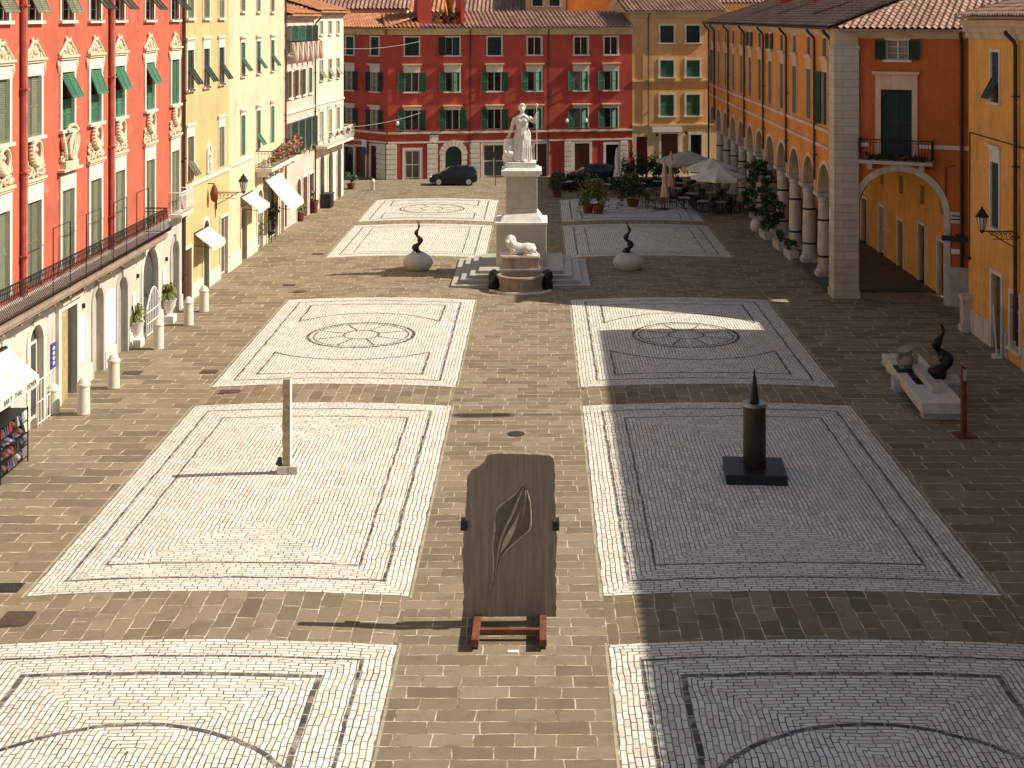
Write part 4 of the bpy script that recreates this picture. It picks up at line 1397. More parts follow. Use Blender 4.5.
# roof terrace with parapet, stair turret
xa, xb = FA.u(420), FA.u(463)
b = MB(); b.box(xa + .02, xb - .02, .9, 4.4, 12.0, 12.35); b.build('roof_terrace', M['far_cream'], far)
b = MB(); b.box(FA.u(419), FA.u(433), 1.2, 4.6, 12.0, 15.2); b.build('stair_turret', M['red_far'], far)
b = MB(); b.box(FA.u(462), FA.u(465.5), .6, 4.6, 12.0, 14.4); b.build('parapet_wall', M['red_far'], far)
railing(far, FA.u(433.5), FA.u(461.5), 12.35, -1.0, .95, bombe=0, ends=False, step=.22)
rr = random.Random(12)
for k in range(4):
    b = MB(); leaves(b, (FA.u(438 + 7*k), 1.9, 12.9 + .2*(k % 2)), (.35, .3, .5), 50, .2, rr=rr); b.build('terrace_plant', M['leaf'], far)
# lion-head wall lamps
for p in (397, 566, 585):
    b = MB(); x = FA.u(p); b.tube([(x, 0, 4.3), (x, -.35, 4.45)], .03, 5); b.ball((x, -.4, 4.5), (.14, .14, .2), 7, 5)
    b.build('wall_light', M['white_paint'], far, smooth=True)

# left return of the red building
fl = FL_.root('apartment_building', 'shaded angled wing of the deep red building, beside the cream white house', 'building')
lx = [FL_.u(375), FL_.u(350)]
ops = []
for x in lx: ops += [(x-.5, x+.5, 9.85, 11.3), (x-.5, x+.5, 6.95, 8.5), (x-.5, x+.5, 3.88, 5.5)]
ld = [(FL_.u(376), 1.3, 2.6, M['glass']), (FL_.u(360.5), 1.3, 2.4, M['wood']), (FL_.u(349), 1.2, 2.3, M['glass'])]
for (x, w_, z, m_) in ld: ops.append((x - w_/2, x + w_/2, 0, z))
b = MB(); front(b, 0, FL_.L - .01, 0, 11.95, ops); body(b, 0, FL_.L - .01, 0, 11.95, 8, skip=('r',))
b.build('wall', M['red_far'], fl)
for x in lx:
    window(fl, x, 9.85, 11.3, 1.0, M['shut_dark'], 'closed', t=.12)
    window(fl, x, 6.95, 8.5, 1.0, M['shut_dark'], 'open', t=.1, head=.42, hood=.25, pane=M['curtain'])
    window(fl, x, 3.88, 5.5, 1.0, M['shut_dark'], 'open', t=.1, head=.1, hood=.25, pane=M['curtain'], sill=False)
for (x, w_, z, m_) in ld: door(fl, x, w_, z, m_, t=.16, panel=False)
rustic(fl, FL_.L - .75, 1.1, 2.8, M['trim'])
band(fl, 0, FL_.L - .16, 3.6, .16, .14, M['trim']); band(fl, 0, FL_.L - .16, 2.86, .14, .09, M['trim'])
band(fl, 0, FL_.L - .3, 11.5, .5, .32, M['far_cream'], 'cornice', steps=2)
tile_roof(fl, -.5, FL_.L + .2, 12.08, 4.0, 1.1, M['tiles_orange'], ov=.5, per=.34, course=.5, amp=.09)
# street sign: white square over blue disc, on the angled wing
x = FL_.u(367)
sg = empty('street_sign', (FL_.P0.x + FL_.d.x*x, FL_.P0.y + FL_.d.y*x, 0), FL_.a, 'white and blue sign on the shaded angled wing of the deep red building', 'sign')
b = MB(); b.box(-.3, .3, -.32, -.28, 2.45, 3.05); b.box(-.04, .04, -.28, .01, 2.7, 2.76); b.build('panel', M['white_paint'], sg)
b = MB(); b.M = Matrix.Translation((0, -.3, 2.1)) @ Matrix.Rotation(PI/2, 4, 'X'); b.lathe([(.3, -.02), (.3, .02)], 20); b.build('disc', M['blue_paint'], sg)
b = MB(); b.box(-.02, .02, -.279, -.24, 1.9, 2.7); b.build('bracket', M['dark_metal'], sg)

# golden house in the far right corner
gol = FY.root('townhouse', 'golden yellow house with paler ground floor between the deep red building and the arcade', 'house')
yx = [FY.u(667), FY.u(693)]
ops = []
for x in yx: ops += [(x-.6, x+.6, 10.8, 12.2), (x-.6, x+.6, 7.95, 9.35), (x-.6, x+.6, 4.75, 6.5)]
yd = [(FY.u(642), .95, 3.1, M['maroon']), (FY.u(669.5), 1.45, 3.3, M['wood']), (FY.u(696), .95, 3.2, M['glass'])]
for (x, w_, z, m_) in yd: ops.append((x - w_/2, x + w_/2, 0, z))
b = MB(); front(b, 0.01, FY.L, 3.95, 13.3, [o for o in ops if o[2] > 1]); body(b, 0.01, FY.L, 0, 13.3, 9)
b.build('wall', M['far_amber'], gol)
b = MB(); front(b, 0.01, FY.L, 0, 3.95, [o for o in ops if o[2] == 0], y=-.03)
b.build('ground_floor_wall', M['far_cream'], gol)
for x in yx:
    window(gol, x, 10.8, 12.2, 1.15, M['shut_dark'], 'closed', t=.16, sash=False)
    window(gol, x, 7.95, 9.35, 1.15, M['shut_bright'], 'closed', t=.16, sash=False)
    window(gol, x, 4.75, 6.5, 1.15, M['shut_bright'], 'closed', t=.16, sash=False)
for k, (x, w_, z, m_) in enumerate(yd): door(gol, x, w_, z, m_, t=.0 if k == 0 else .18, p=.09)
band(gol, .02, FY.L, 3.95, .16, .12, M['far_cream']); band(gol, .02, FY.L, 7.6, .14, .1, M['far_cream'])
band(gol, .02, FY.L, 12.9, .4, .3, M['far_cream'], 'cornice', steps=2)
pipe(gol, FY.u(648), 3.9, 13.2, M['pipe_dark'], r=.045)
for p, z in ((655, 3.4), (684, 3.5)):
    b = MB(); x = FY.u(p); b.box(x - .04, x + .04, -.7, -.03, z, z + .06); b.ball((x, -.72, z - .1), (.12, .12, .14), 6, 5)
    b.build('wall_light', M['iron'], gol)
x0, x1 = FY.u(652), FY.u(681)
b = MB(); b.box(x0, x1, -.2, -.03, 3.45, 3.85)
sb = b.build('shop_sign', M['white_paint'], gol)
tile_roof(gol, -.6, FY.L + .4, 13.4, 4.5, 1.5, M['tiles'], ov=.5, per=.34, course=.5, amp=.09)
b = MB(); b.add([(-.4, 0, 13.3), (-.4, 9, 13.3), (-.4, 4.5, 14.8)], [(2, 1, 0)]); b.build('gable', M['far_cream'], gol)

# roofs and houses behind
def back_house(name_label, x0, x1, Y, ze, rise, wall, tiles, D=4.5, wins=(), rz=0.0, hide=False):
    r = empty('townhouse', (x0, Y, 0), rz, name_label, 'house')
    L = x1 - x0
    b = MB(); ops = [(L*f - .45, L*f + .45, ze - 1.7, ze - .5) for f in wins]
    front(b, 0, L, 0, ze, ops); body(b, 0, L, 0, ze, 2*D)
    gable_wall(b, 0.0, ze, D, rise); gable_wall(b, L, ze, D, rise, True)
    b.build('wall', wall, r)
    for f in wins: window(r, L*f, ze - 1.7, ze - .5, .9, M['shut_dark'], 'closed', t=.08, sash=False)
    band(r, 0, L, ze - .3, .28, .25, M['far_cream'], 'cornice')
    tile_roof(r, -.3, L + .3, ze + .02, D, rise, tiles, ov=.5, per=.36, course=.5, amp=.1)
    gable_back(r, -.3, L + .3, ze + .02, D, rise, tiles)
    return r
back_house('house with a tiled roof rising behind the left end of the deep red building', -21, -11.6, 117.8, 13.6, 2.4, M['far_cream'], M['tiles'])
back_house('low tiled house behind the stair turret of the deep red building', -11.3, -8.8, 119.8, 13.3, 2.2, M['orange'], M['tiles_orange'])
back_house('house with old tiles directly behind the middle of the deep red building', -7.6, -1.5, 120.5, 13.2, 1.8, M['far_cream'], M['tiles'])
back_house('pale cream house with one dark window peeping over the deep red roof', -1.3, 2.3, 121, 15.6, 1.4, M['far_cream'], M['tiles_old'], D=3, wins=(.3, .72))
back_house('orange house behind the right end of the deep red building', 2.5, 8.6, 125, 15.4, 1.6, M['orange'], M['tiles_orange'])
back_house('wide house far behind the golden house with a clay tile roof', 8.8, 24, 126, 14.2, 2.4, M['amber'], M['tiles'])
back_house('farthest left house with a high tiled roof, behind the cream white house', -36, -21.5, 118, 14.5, 2.6, M['amber'], M['tiles_orange'])
back_house('tall ochre house in the last row behind the stair turret', -16, -4, 133, 17.5, 2.5, M['orange'], M['tiles'])
back_house('tall amber house in the last row behind the pale cream house', -3.5, 12, 136, 18, 2.5, M['amber'], M['tiles'])
back_house('broad cream house in the last row at the far left', -34, -17, 134, 17.5, 2.5, M['far_cream'], M['tiles'])
back_house('broad cream house in the last row behind the arcade roof', 12.5, 34, 137, 17.5, 2.5, M['far_cream'], M['tiles'])
M['rose_stucco'] = m_plaster('rose_stucco', (.74, .54, .4))
# ------------------------------------------------------------------ shaded side: arcade building and orange house (east side)
AX = 13.75
FC = Fac((AX, 109.4), (AX, 62.6))                 # arcade facade, local x runs towards the camera
arc_b = FC.root('arcade_building', 'long burnt orange arcaded building with marble columns along the shaded side', 'building')
NB = 12; PY = [109.4 - 3.85*k for k in range(NB + 1)]     # column positions
RA = 1.54; ZS = 4.32
L = FC.L
colx = [FC.uy(y) for y in PY]
ops = []
bays = []
for k in range(NB):
    xc = (colx[k] + colx[k+1]) / 2
    bays.append(xc)
    ops.append((xc - RA, xc + RA, 0, ZS + RA, True))
TH = .75                                           # arcade wall thickness
wops = []
for xc in bays:
    wops += [(xc - .6, xc + .6, 7.75, 10.3), (xc - .5, xc + .5, 11.05, 11.95)]
b = MB()
front(b, 0, L, 6.3, 12.4, wops, rev=.3)
# arcade zone: only from the springing up, columns carry it
n = 16
def arcade(b, y, zlo, zhi, flip=False):
    for xc in bays:
        P = [(xc - RA*cos(PI*k/n), ZS + RA*sin(PI*k/n)) for k in range(n + 1)]
        for k in range(n):
            (ax, az), (bx, bz) = P[k], P[k+1]
            q = [(ax, y, az), (bx, y, bz), (bx, y, zhi), (ax, y, zhi)]
            b.quad(*(q[::-1] if flip else q))
    edges = [0.0] + [v for xc in bays for v in (xc - RA, xc + RA)] + [L]
    for k in range(0, len(edges), 2):
        a, c = edges[k], edges[k+1]
        if c - a > 1e-3:
            q = [(a, y, zlo), (c, y, zlo), (c, y, zhi), (a, y, zhi)]
            b.quad(*(q[::-1] if flip else q))
sof = MB()
arcade(b, 0, ZS, 6.3); arcade(b, TH, ZS, 6.3, True)
for xc in bays:
    P = [(xc - RA*cos(PI*k/n), ZS + RA*sin(PI*k/n)) for k in range(n + 1)]
    for k in range(n):
        (ax, az), (bx, bz) = P[k], P[k+1]
        sof.quad((ax, 0, az), (ax, TH, az), (bx, TH, bz), (bx, 0, bz))
edges = [0.0] + [v for xc in bays for v in (xc - RA, xc + RA)] + [L]
for k in range(0, len(edges), 2):
    a, c = edges[k], edges[k+1]
    sof.quad((a, 0, ZS), (a, TH, ZS), (c, TH, ZS), (c, 0, ZS))
b.build('wall', M['orange'], arc_b)
sof.build('arch_soffit', M['beige'], arc_b)
# arch rings
for xc in bays: ring(xc, ZS, RA - .02, RA + .2, -.05, .1).build('arch_ring', M['rose_stucco'], arc_b)
band(arc_b, 0, L - .2, 7.42, .17, .12, M['rose_stucco']); band(arc_b, 0, L - .2, 6.62, .15, .1, M['rose_stucco'])
band(arc_b, 0, L - .2, 12.05, .42, .34, M['beige'], 'cornice', steps=3)
for i, xc in enumerate(bays):
    op = i in (0, 11)
    window(arc_b, xc, 7.75, 10.3, 1.2, M['shut_olive'] if i != 11 else M['shut_dark'], 'open' if i == 0 else ('half' if i == 11 else 'closed'), t=.1, p=.05, head=.42, hood=.16, rev=.3,
           trim=M['rose_stucco'], sill=False, sash=op, open_a=(165, 8))
    window(arc_b, xc, 11.05, 11.95, 1.0, M['shut_dark'] if i in (3, 5, 6, 7) else M['shut_olive'], 'open' if i in (5, 7) else 'closed', t=.1, p=.04, rev=.3, trim=M['rose_stucco'], sash=i in (5, 7))
for k in (0, 1, 3, 5, 7, 9, 11):
    pipe(arc_b, colx[k] + (.35 if k == 0 else 0), 4.9 if k else .2, 12.3, M['pipe_dark'], r=.07, y=-.13)
pipe(arc_b, L - .62, .3, 12.3, M['pipe_dark'], r=.08, y=-.13)
# columns
def column_mesh():
    b = MB()
    b.box(-.42, .42, -.42, .42, .12, .3)
    b.lathe([(.42, .3), (.44, .38), (.4, .46), (.35, .5), (.37, .55), (.335, .6), (.345, 1.6), (.325, 3.0), (.3, 3.78), (.34, 3.82), (.34, 3.88), (.31, 3.9), (.33, 3.98), (.44, 4.1)], 20)
    b.box(-.5, .5, -.46, .46, 4.1, 4.296)
    return b.mesh('column', M['marble_dirty'], True, 35)
def ring_mesh():
    b = MB()
    b.lathe([(.352, 0), (.362, .01), (.362, .09), (.352, .1)], 20)
    return b.mesh('iron_ring', M['iron'], True, 35)
cm, rm = column_mesh(), ring_mesh()
for k in range(1, NB):
    c = part('column', cm, arc_b, (colx[k], .38, 0), rot=(0, 0, 0))
    part('iron_ring', rm, c, (0, 0, 1.05)); part('iron_ring', rm, c, (0, 0, 2.85))
# step under the arcade, inner wall with doors
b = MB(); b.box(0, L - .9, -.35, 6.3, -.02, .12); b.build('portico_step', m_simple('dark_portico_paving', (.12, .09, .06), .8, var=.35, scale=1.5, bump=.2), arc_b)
PD = 4.75                                           # depth of the walk
idoors = []
for i, xc in enumerate(bays + [L + .6]):
    idoors.append((xc - .2, [1.1, 1.3, 1.0, 1.4, 1.1, 1.2, 1.3, 1.0, 1.2, 1.1, 1.0, 1.1, 1.0][i], [2.6, 2.7, 2.5, 2.9][i % 4], [M['wood'], M['glass_shop'], M['maroon'], M['shut_dark']][i % 4]))
b = MB()
iops = [(x - w_/2, x + w_/2, .12, z) for (x, w_, z, m_) in idoors] + [(x - .35, x + .35, 3.9, 4.8) for (x, w_, z, m_) in idoors]
front(b, 0, L + 1.9, .12, 6.3, iops, y=PD)
b.build('portico_wall', M['amber'], arc_b)
for (x, w_, z, m_) in idoors:
    d = door(arc_b, x, w_, z, m_, z0=.12, t=.14, trim=M['trim'], glass=m_ is M['glass_shop'])
    d.location = (x, PD, .12)
    q = MB(); q.box(x - .345, x + .345, PD + .18, PD + .22, 3.9, 4.8); q.build('portico_window', M['shut_dark'], arc_b)
b = MB(); b.box(0, L - .3, TH + .001, PD + 2, 6.3, 6.5); b.build('portico_ceiling', M['beige'], arc_b)
b = MB(); b.box(0, .3, TH, PD, 0, 6.3); b.build('portico_end_wall', M['amber'], arc_b)
b = MB(); xw = L + .9; b.box(xw - .35, xw + .35, PD - .06, PD - .01, 1.0, 2.4)
b2 = MB()
# corner pier: striped marble, smooth above
b = MB()
x0, x1 = L - .02, L + 1.2
b = MB(); b.box(L - .6, L + .5, -.22, .92, .35, 11.45); b.box(L - .65, L + .55, -.27, .97, 0, .35); b.box(L - .64, L + .54, -.26, .96, 11.45, 11.62)
M['pier'] = None
t = NT('coursed_marble')
co_ = t.coord('Object')
br = t.n('ShaderNodeTexBrick', offset=.5)
mp = t.n('ShaderNodeMapping'); t.l(co_, mp.inputs[0]); mp.inputs['Rotation'].default_value = (R(90), 0, R(0))
sx = t.n('ShaderNodeSeparateXYZ'); t.l(co_, sx.inputs[0]); cx_ = t.n('ShaderNodeCombineXYZ')
t.l(t.math('ADD', sx.outputs[0], sx.outputs[1]), cx_.inputs[0]); t.l(sx.outputs[2], cx_.inputs[1])
t.l(cx_.outputs[0], br.inputs['Vector'])
br.inputs['Color1'].default_value = (.5, .43, .34, 1); br.inputs['Color2'].default_value = (.6, .53, .43, 1); br.inputs['Mortar'].default_value = (.24, .2, .16, 1)
br.inputs['Scale'].default_value = 1; br.inputs['Brick Width'].default_value = 1.9; br.inputs['Row Height'].default_value = .36; br.inputs['Mortar Size'].default_value = .009
nz = t.noise(co_, 1.4, 6, .7)
t.base(t.mix(t.ramp(nz, [(.5, 0.0), (.75, .6)]), br.outputs['Color'], (.27, .23, .19))); t.rough(.7)
t.bump(t.math('SUBTRACT', t.noise(co_, 12, 4), br.outputs['Fac']), .4)
M['pier'] = t.m
b.build('corner_pier', M['pier'], arc_b)
b = MB(); b.box(L - .56, L + .46, -.2, .9, 11.62, 12.42); b.build('pier_cap', M['beige'], arc_b)

# end facade, turned a little towards the camera side street
E0 = Vector((AX + .92, 62.3)); E1 = Vector((24.6, 57.75))
FE = Fac(E0, E1)
ea = FE.a - FC.a
def to_arc(u, y=0.0):
    p = E0 + FE.d * u + Vector((-FE.d.y, FE.d.x)) * y
    return (FC.uy(p.y), p.x - AX)
endw = part('end_wall', None, arc_b) if False else None
er = FE.root('arcade_building', 'deep orange end house of the arcade with a big archway below a small iron balcony', 'building')
arch_x = FE.u(900); aw = 1.95
zarch = 5.95
eops = [(arch_x - aw, arch_x + aw, 0, zarch, True), (FE.u(896.5) - .72, FE.u(896.5) + .72, 6.62, 9.65), (FE.u(897.5) - .5, FE.u(897.5) + .5, 11.0, 11.9)]
b = MB(); front(b, 0, FE.L, 0, 12.3, eops, rev=.6)
b.build('wall', M['orange_deep'], er)
b = ring(arch_x, zarch - aw, aw - .02, aw + .27, -.06, .12, 20)
b.box(arch_x + aw - .02, arch_x + aw + .27, -.06, .12, 0, zarch - aw)
b.build('arch_ring', M['marble_dirty'], er)
xd = FE.u(896.5)
w1 = window(er, xd, 6.62, 9.65, 1.4, M['shut_dark'], 'closed', t=.24, p=.09, head=.4, hood=.3, sill=False, trim=M['rose_stucco'], sash=False)
w2 = window(er, FE.u(897.5), 11.0, 11.9, 1.0, M['shut_dark'], 'open', t=.08, trim=M['trim'], pane=M['curtain'])
x0, x1 = FE.u(861), FE.u(935)
b = MB(); b.box(x0, x1, -.85, .02, 6.3, 6.45)
for s in (x0 + .5, x1 - .5): b.box(s - .12, s + .12, -.6, .0, 6.02, 6.298)
eb = b.build('balcony', M['marble_grey'], er)
railing(eb, x0 + .04, x1 - .04, 6.45, .8, .95, bombe=.16, step=.13)
b = MB(); rr = random.Random(21)
for k in range(9): leaves(b, (x0 + .5 + (x1-x0-1)*k/8, -.7, 6.62), (.3, .15, .16), 26, .14, rr=rr)
b.build('balcony_plants', M['leaf'], eb)
band(er, .5, x0 - .02, 7.0, .18, .08, M['trim']); band(er, xd + 1.0, FE.L, 7.0, .18, .08, M['trim'])
band(er, 0, FE.L, 11.98, .42, .3, M['beige'], 'cornice', steps=3)
xs_ = FE.u(957)
b = MB(); b.box(arch_x + aw + .28, FE.L, -.08, .05, 0, 1.75); b.build('plinth', M['marble_grey'], er)
pipe(er, FE.u(962), 1.8, 12.2, M['pipe_dark'], r=.08, y=-.14)
b = MB(); b.tube([(FE.u(946), -.04, 1.8), (FE.u(946), -.04, 6.2), (FE.u(955), -.04, 6.3)], .02, 5); b.build('wall_cable', M['iron'], er)
# roofs
tile_roof(arc_b, -.3, L + .9, 12.5, 7.6, 2.7, M['tiles_old'], ov=.6, per=.28, course=.45, right=6.2)
b = MB(); b.add([(-.3, 7.6, 15.17), (L - 5.3, 7.6, 15.17), (L - 5.3, 15, 12.3), (-.3, 15, 12.3)], [(0, 1, 2, 3)], [[(.1, .1)]*4]); b.build('roof', M['tiles_old'], arc_b)
tile_roof(er, -.9, FE.L, 12.42, 7.4, 2.6, M['tiles'], ov=.55, per=.3, course=.45, left=5.0)
b = MB(); body(b, 0, L - .5, 6.5, 12.4, 14.0, y=.31, skip=('l', 'r')); b.quad((0, .0, 6.3), (0, 0, 12.4), (0, 14, 12.4), (0, 14, 0)); b.build('rear_wall', M['amber'], arc_b)
for k in (14, 25, 36):
    b = MB(); b.box(k, k + .8, 3.2, 4.0, 13.2, 14.9); b.box(k - .08, k + .88, 3.12, 4.08, 14.9, 15.02); b.build('chimney', M['red_far'], arc_b)
# signs beside the archway
b = MB(); u0 = FE.u(949); u1 = FE.u(963.5)
def wall_thing(name, f, xx, label, cat):
    return empty(name, (f.P0.x + f.d.x*xx, f.P0.y + f.d.y*xx, 0), f.a, label, cat)
s = wall_thing('street_sign', FE, u0, 'pale marble street name plate on the deep orange wall beside the archway', 'sign')
b = MB(); b.box(0, u1 - u0, -.06, .004, 3.72, 4.22); b.build('plate', M['marble_dirty'], s)
b = MB()
for z, a_, c_ in ((4.02, .12, .62), (3.86, .08, .7)): b.box(a_, min(c_, u1 - u0 - .05), -.066, -.0605, z, z + .06)
b.build('lettering', M['dark_metal'], s)
s = wall_thing('street_sign', FE, FE.u(943), 'dark horizontal sign bar jutting across the wall beside the archway', 'sign')
b = MB(); b.box(0, .6, -.42, -.36, 2.96, 3.2); b.box(.64, 1.22, -.42, -.36, 2.96, 3.2); b.build('panel', M['black'], s)
b = MB(); b.box(.6, .64, -.4, .01, 2.94, 3.24); b.build('bracket', M['dark_metal'], s)
s = wall_thing('street_sign', FE, FE.u(951.5), 'small plain white plate low on the wall under the dark sign bar', 'sign')
b = MB(); b.box(0, .5, -.1, -.082, 2.35, 2.57); b.box(.2, .24, -.082, .004, 2.44, 2.48); b.build('plate', M['white_paint'], s)

# ---- near orange house
FN = Fac((17.78, 56.0), (17.3, 8.0))
near = FN.root('townhouse', 'amber orange house in the near right corner with tall dark shuttered windows', 'house')
u1_, u2_, u3_ = FN.at(996)[0], FN.at(996.5)[0], FN.at(998)[0]
nx = [FN.uy(Y) for Y in (52.6, 48.4, 44.4, 40.4, 36.4, 32.4, 28.4, 24.4, 20.4, 16.4, 12.4)]
ops = []
for x in nx: ops += [(x-.48, x+.48, 9.65, 11.6), (x-.48, x+.48, 4.75, 7.3)]
nd = [(FN.u(997), 1.15, 2.95, M['glass_shop'])]
for Y in (45.5, 41, 36, 31, 26, 21, 16, 11): nd.append((FN.uy(Y), 1.3, 2.8, M['wood']))
for (x, w_, z, m_) in nd: ops.append((x - w_/2, x + w_/2, 0, z))
xw2 = FN.u(1015.5)
ops.append((xw2 - .5, xw2 + .5, .55, 2.6))
b = MB(); front(b, 0, FN.L, 0, 12.9, ops); body(b, 0, FN.L, 0, 12.9, 11)
b.build('wall', M['amber'], near)
for i, x in enumerate(nx):
    window(near, x, 9.65, 11.6, .96, M['shut_dark'], 'closed', closed=(.45, 1) if i % 3 == 0 else (0, 1), flap=(.48, .46, 28) if i % 3 == 0 else None, t=.12, sash=False)
    window(near, x, 4.75, 7.3, .96, M['shut_dark'], 'closed', t=.13, head=.36, hood=.16, sash=False)
for (x, w_, z, m_) in nd: door(near, x, w_, z, m_, t=.15, panel=True)
window(near, xw2, .55, 2.6, 1.0, None, t=.15)
cur = 0.0
for x, w_, z, m_ in sorted(nd + [(xw2, 1.3, 0, None)]):
    a = x - w_/2 - .18
    if a - cur > .1: blocks(near, 'plinth', M['marble_dirty'], [(cur, a, -.07, .02, 0, .95)])
    cur = x + w_/2 + .18
blocks(near, 'plinth', M['marble_dirty'], [(cur, FN.L, -.07, .02, 0, .95)])
b = MB(); b.box(-.06, .5, -.42, .3, 0, .25); b.box(-.02, .42, -.36, .25, .25, 1.3); b.box(-.07, .5, -.42, .3, 1.3, 1.5); b.build('corner_buttress', M['marble_dirty'], near)
band(near, -.1, FN.L, 12.1, .75, .34, M['beige'], 'cornice', steps=3)
pipe(near, FN.u(1019), 1.0, 12.4, M['pipe_dark'], r=.08, y=-.14)
b = MB(); b.tube([(.25, -.03, 8.2), (.25, -.05, 3.0)], .025, 5); b.tube([(.25, -.03, 8.2), (FN.L*.5, -.06, 8.1)], .022, 5); b.ball((.25, -.06, 3.0), .08, 6, 5); b.build('wall_cable', M['iron'], near)
tile_roof(near, -.2, FN.L, 13.0, 6, 2.2, M['tiles'], ov=.55, per=.3, course=.45, left=6.2)
b = MB(); b.add([(6.0, 6, 15.17), (FN.L, 6, 15.17), (FN.L, 12.4, 12.97), (-.2, 12.4, 12.97), (-.2, -.5, 12.9)], [(0, 1, 2, 3), (0, 3, 4)], [[(.1, .1)]*4, [(.1, .1)]*3]); b.build('roof', M['tiles'], near)
# unseen rooftop flue, added so its cowl casts the loose shadow on the paving
fl_ = empty('shadow_flue', (17.35, 44.75, 0), 0, 'unseen metal cowl on a thin mast above the amber orange house, added for its shadow', 'chimney')
b = MB(); b.tube([(1.0, 0, 13.1), (1.0, 0, 17.2)], .025, 6); b.build('mast', M['dark_metal'], fl_)
b = MB(); b.lathe([(.05, 17.0), (.24, 17.05), (.26, 18.3), (.05, 18.6)], 12, 1.0, 0); b.build("cowl", M['dark_metal'], fl_, smooth=True)

# ---- house that closes the side alley
r = empty('townhouse', (24.8, 61.5, 0), -PI/2, 'plain house closing the side alley behind the arcade end', 'house')
b = MB(); front(b, 0, 9, 0, 13.2, []); body(b, 0, 9, 0, 13.2, 9); b.build('wall', M['amber'], r)
tile_roof(r, -.2, 9.2, 13.25, 4.5, 1.5, M['tiles'], per=.3, course=.5); gable_back(r, -.2, 9.2, 13.25, 4.5, 1.5, M['tiles'])
# ------------------------------------------------------------------ monument: steps, pedestal, statue, fountain, lion
AXX = -0.92
mon = empty('monument', (AXX, 67.9, 0), 0, 'white marble statue pedestal on stepped base in the middle of the piazza', 'monument')
M['step_marble'] = m_marble('grey_step_marble', (.44, .42, .38), stain=(.3, .27, .23), amount=.5)
b = MB()
for k in range(4):
    a = 3.3 - .42*k
    b.box(-a, a, -a - .25, a + .25, .16*k - (.05 if k == 0 else .0), .16*(k+1) - .0)
    b.box(-a - .03, a + .03, -a - .28, a + .28, .16*(k+1) - .05, .16*(k+1) + .002)
bevel(b.build('steps', M['step_marble'], mon), .015)
M['ped'] = m_marble('grey_pedestal_marble', (.5, .45, .37), stain=(.36, .31, .24), amount=.6)
b = MB(); b.box(-1.24, 1.24, -1.24, 1.24, .64, 2.68); bevel(b.build('pedestal_base', M['ped'], mon), .03)
b = MB(); b.box(-1.29, 1.29, -1.29, 1.29, 2.68, 2.8); b.frustum(-1.06, 1.06, -1.06, 1.06, 2.8, 2.98, .1); b.frustum(-.96, .96, -.96, .96, 2.98, 3.2, .16)
bevel(b.build('pedestal_plinth', M['marble'], mon), .015)
b = MB(); b.box(-.78, .78, -.78, .78, 3.2, 5.02)
for s in (-1, 1):
    b.box(-.6, .6, s*.78 - .02, s*.78 + .02, 3.35, 4.9) if False else None
bevel(b.build('pedestal_shaft', M['ped'], mon), .02)
b = MB(); b.box(-.72, -.62, -.8, -.779, 3.32, 4.9); b.box(.62, .72, -.8, -.779, 3.32, 4.9); b.box(-.62, .62, -.8, -.779, 3.32, 3.42); b.box(-.62, .62, -.8, -.779, 4.8, 4.9)
b.build('shaft_frame', M['ped'], mon)
b = MB(); b.frustum(-.84, .84, -.84, .84, 5.02, 5.12, -.12); b.box(-1.0, 1.0, -1.0, 1.0, 5.12, 5.32); b.frustum(-.94, .94, -.94, .94, 5.322, 5.42, .14); b.box(-.72, .72, -.62, .62, 5.42, 5.7)
bevel(b.build('pedestal_cap', M['marble'], mon), .012)

# statue: draped woman, one hand on a support, staff in the other
M['statue'] = m_marble('statue_marble', (.72, .69, .63), stain=(.3, .27, .23), amount=.6, bump=.2, scale=2)
st = empty('statue', (AXX + .02, 67.9, 5.7), 0, 'white marble statue of a draped standing woman holding a staff on the tall pedestal', 'statue')
def loft(b, rings, seg=36):
    """rings: (cx, cy, z, rx, ry, fold amount, fold phase)"""
    vs = []; fs = []
    for (cx, cy, z, rx, ry, fo, ph) in rings:
        for k in range(seg):
            a = 2*PI*k/seg
            m = 1 + fo * (sin(9*a + ph) * .6 + sin(5*a + ph*1.7) * .5)
            vs.append((cx + rx*m*cos(a), cy + ry*m*sin(a), z))
    n = len(rings)
    for i in range(n-1):
        for k in range(seg):
            k2 = (k+1) % seg
            fs.append((i*seg+k, i*seg+k2, (i+1)*seg+k2, (i+1)*seg+k))
    fs.append(tuple(range(seg-1, -1, -1))); fs.append(tuple((n-1)*seg + k for k in range(seg)))
    b.add(vs, fs)
b = MB()
S = 1.0
loft(b, [(0, 0, .0, .46, .36, .12, 0), (.0, 0, .12, .43, .33, .14, .2), (.01, 0, .5, .39, .29, .15, .5), (.02, -.01, .9, .37, .28, .13, .9), (.03, -.02, 1.2, .36, .28, .1, 1.3),
         (.03, -.01, 1.42, .37, .27, .07, 1.8), (.02, 0, 1.62, .3, .22, .05, 2.2), (.0, 0, 1.8, .3, .21, .04, 2.6), (-.01, -.02, 2.0, .34, .23, .03, 3), (-.01, 0, 2.2, .36, .2, .02, 3), (-.01, .01, 2.31, .25, .14, 0, 0), (0, 0, 2.38, .1, .09, 0, 0), (0, -.01, 2.5, .085, .085, 0, 0)])
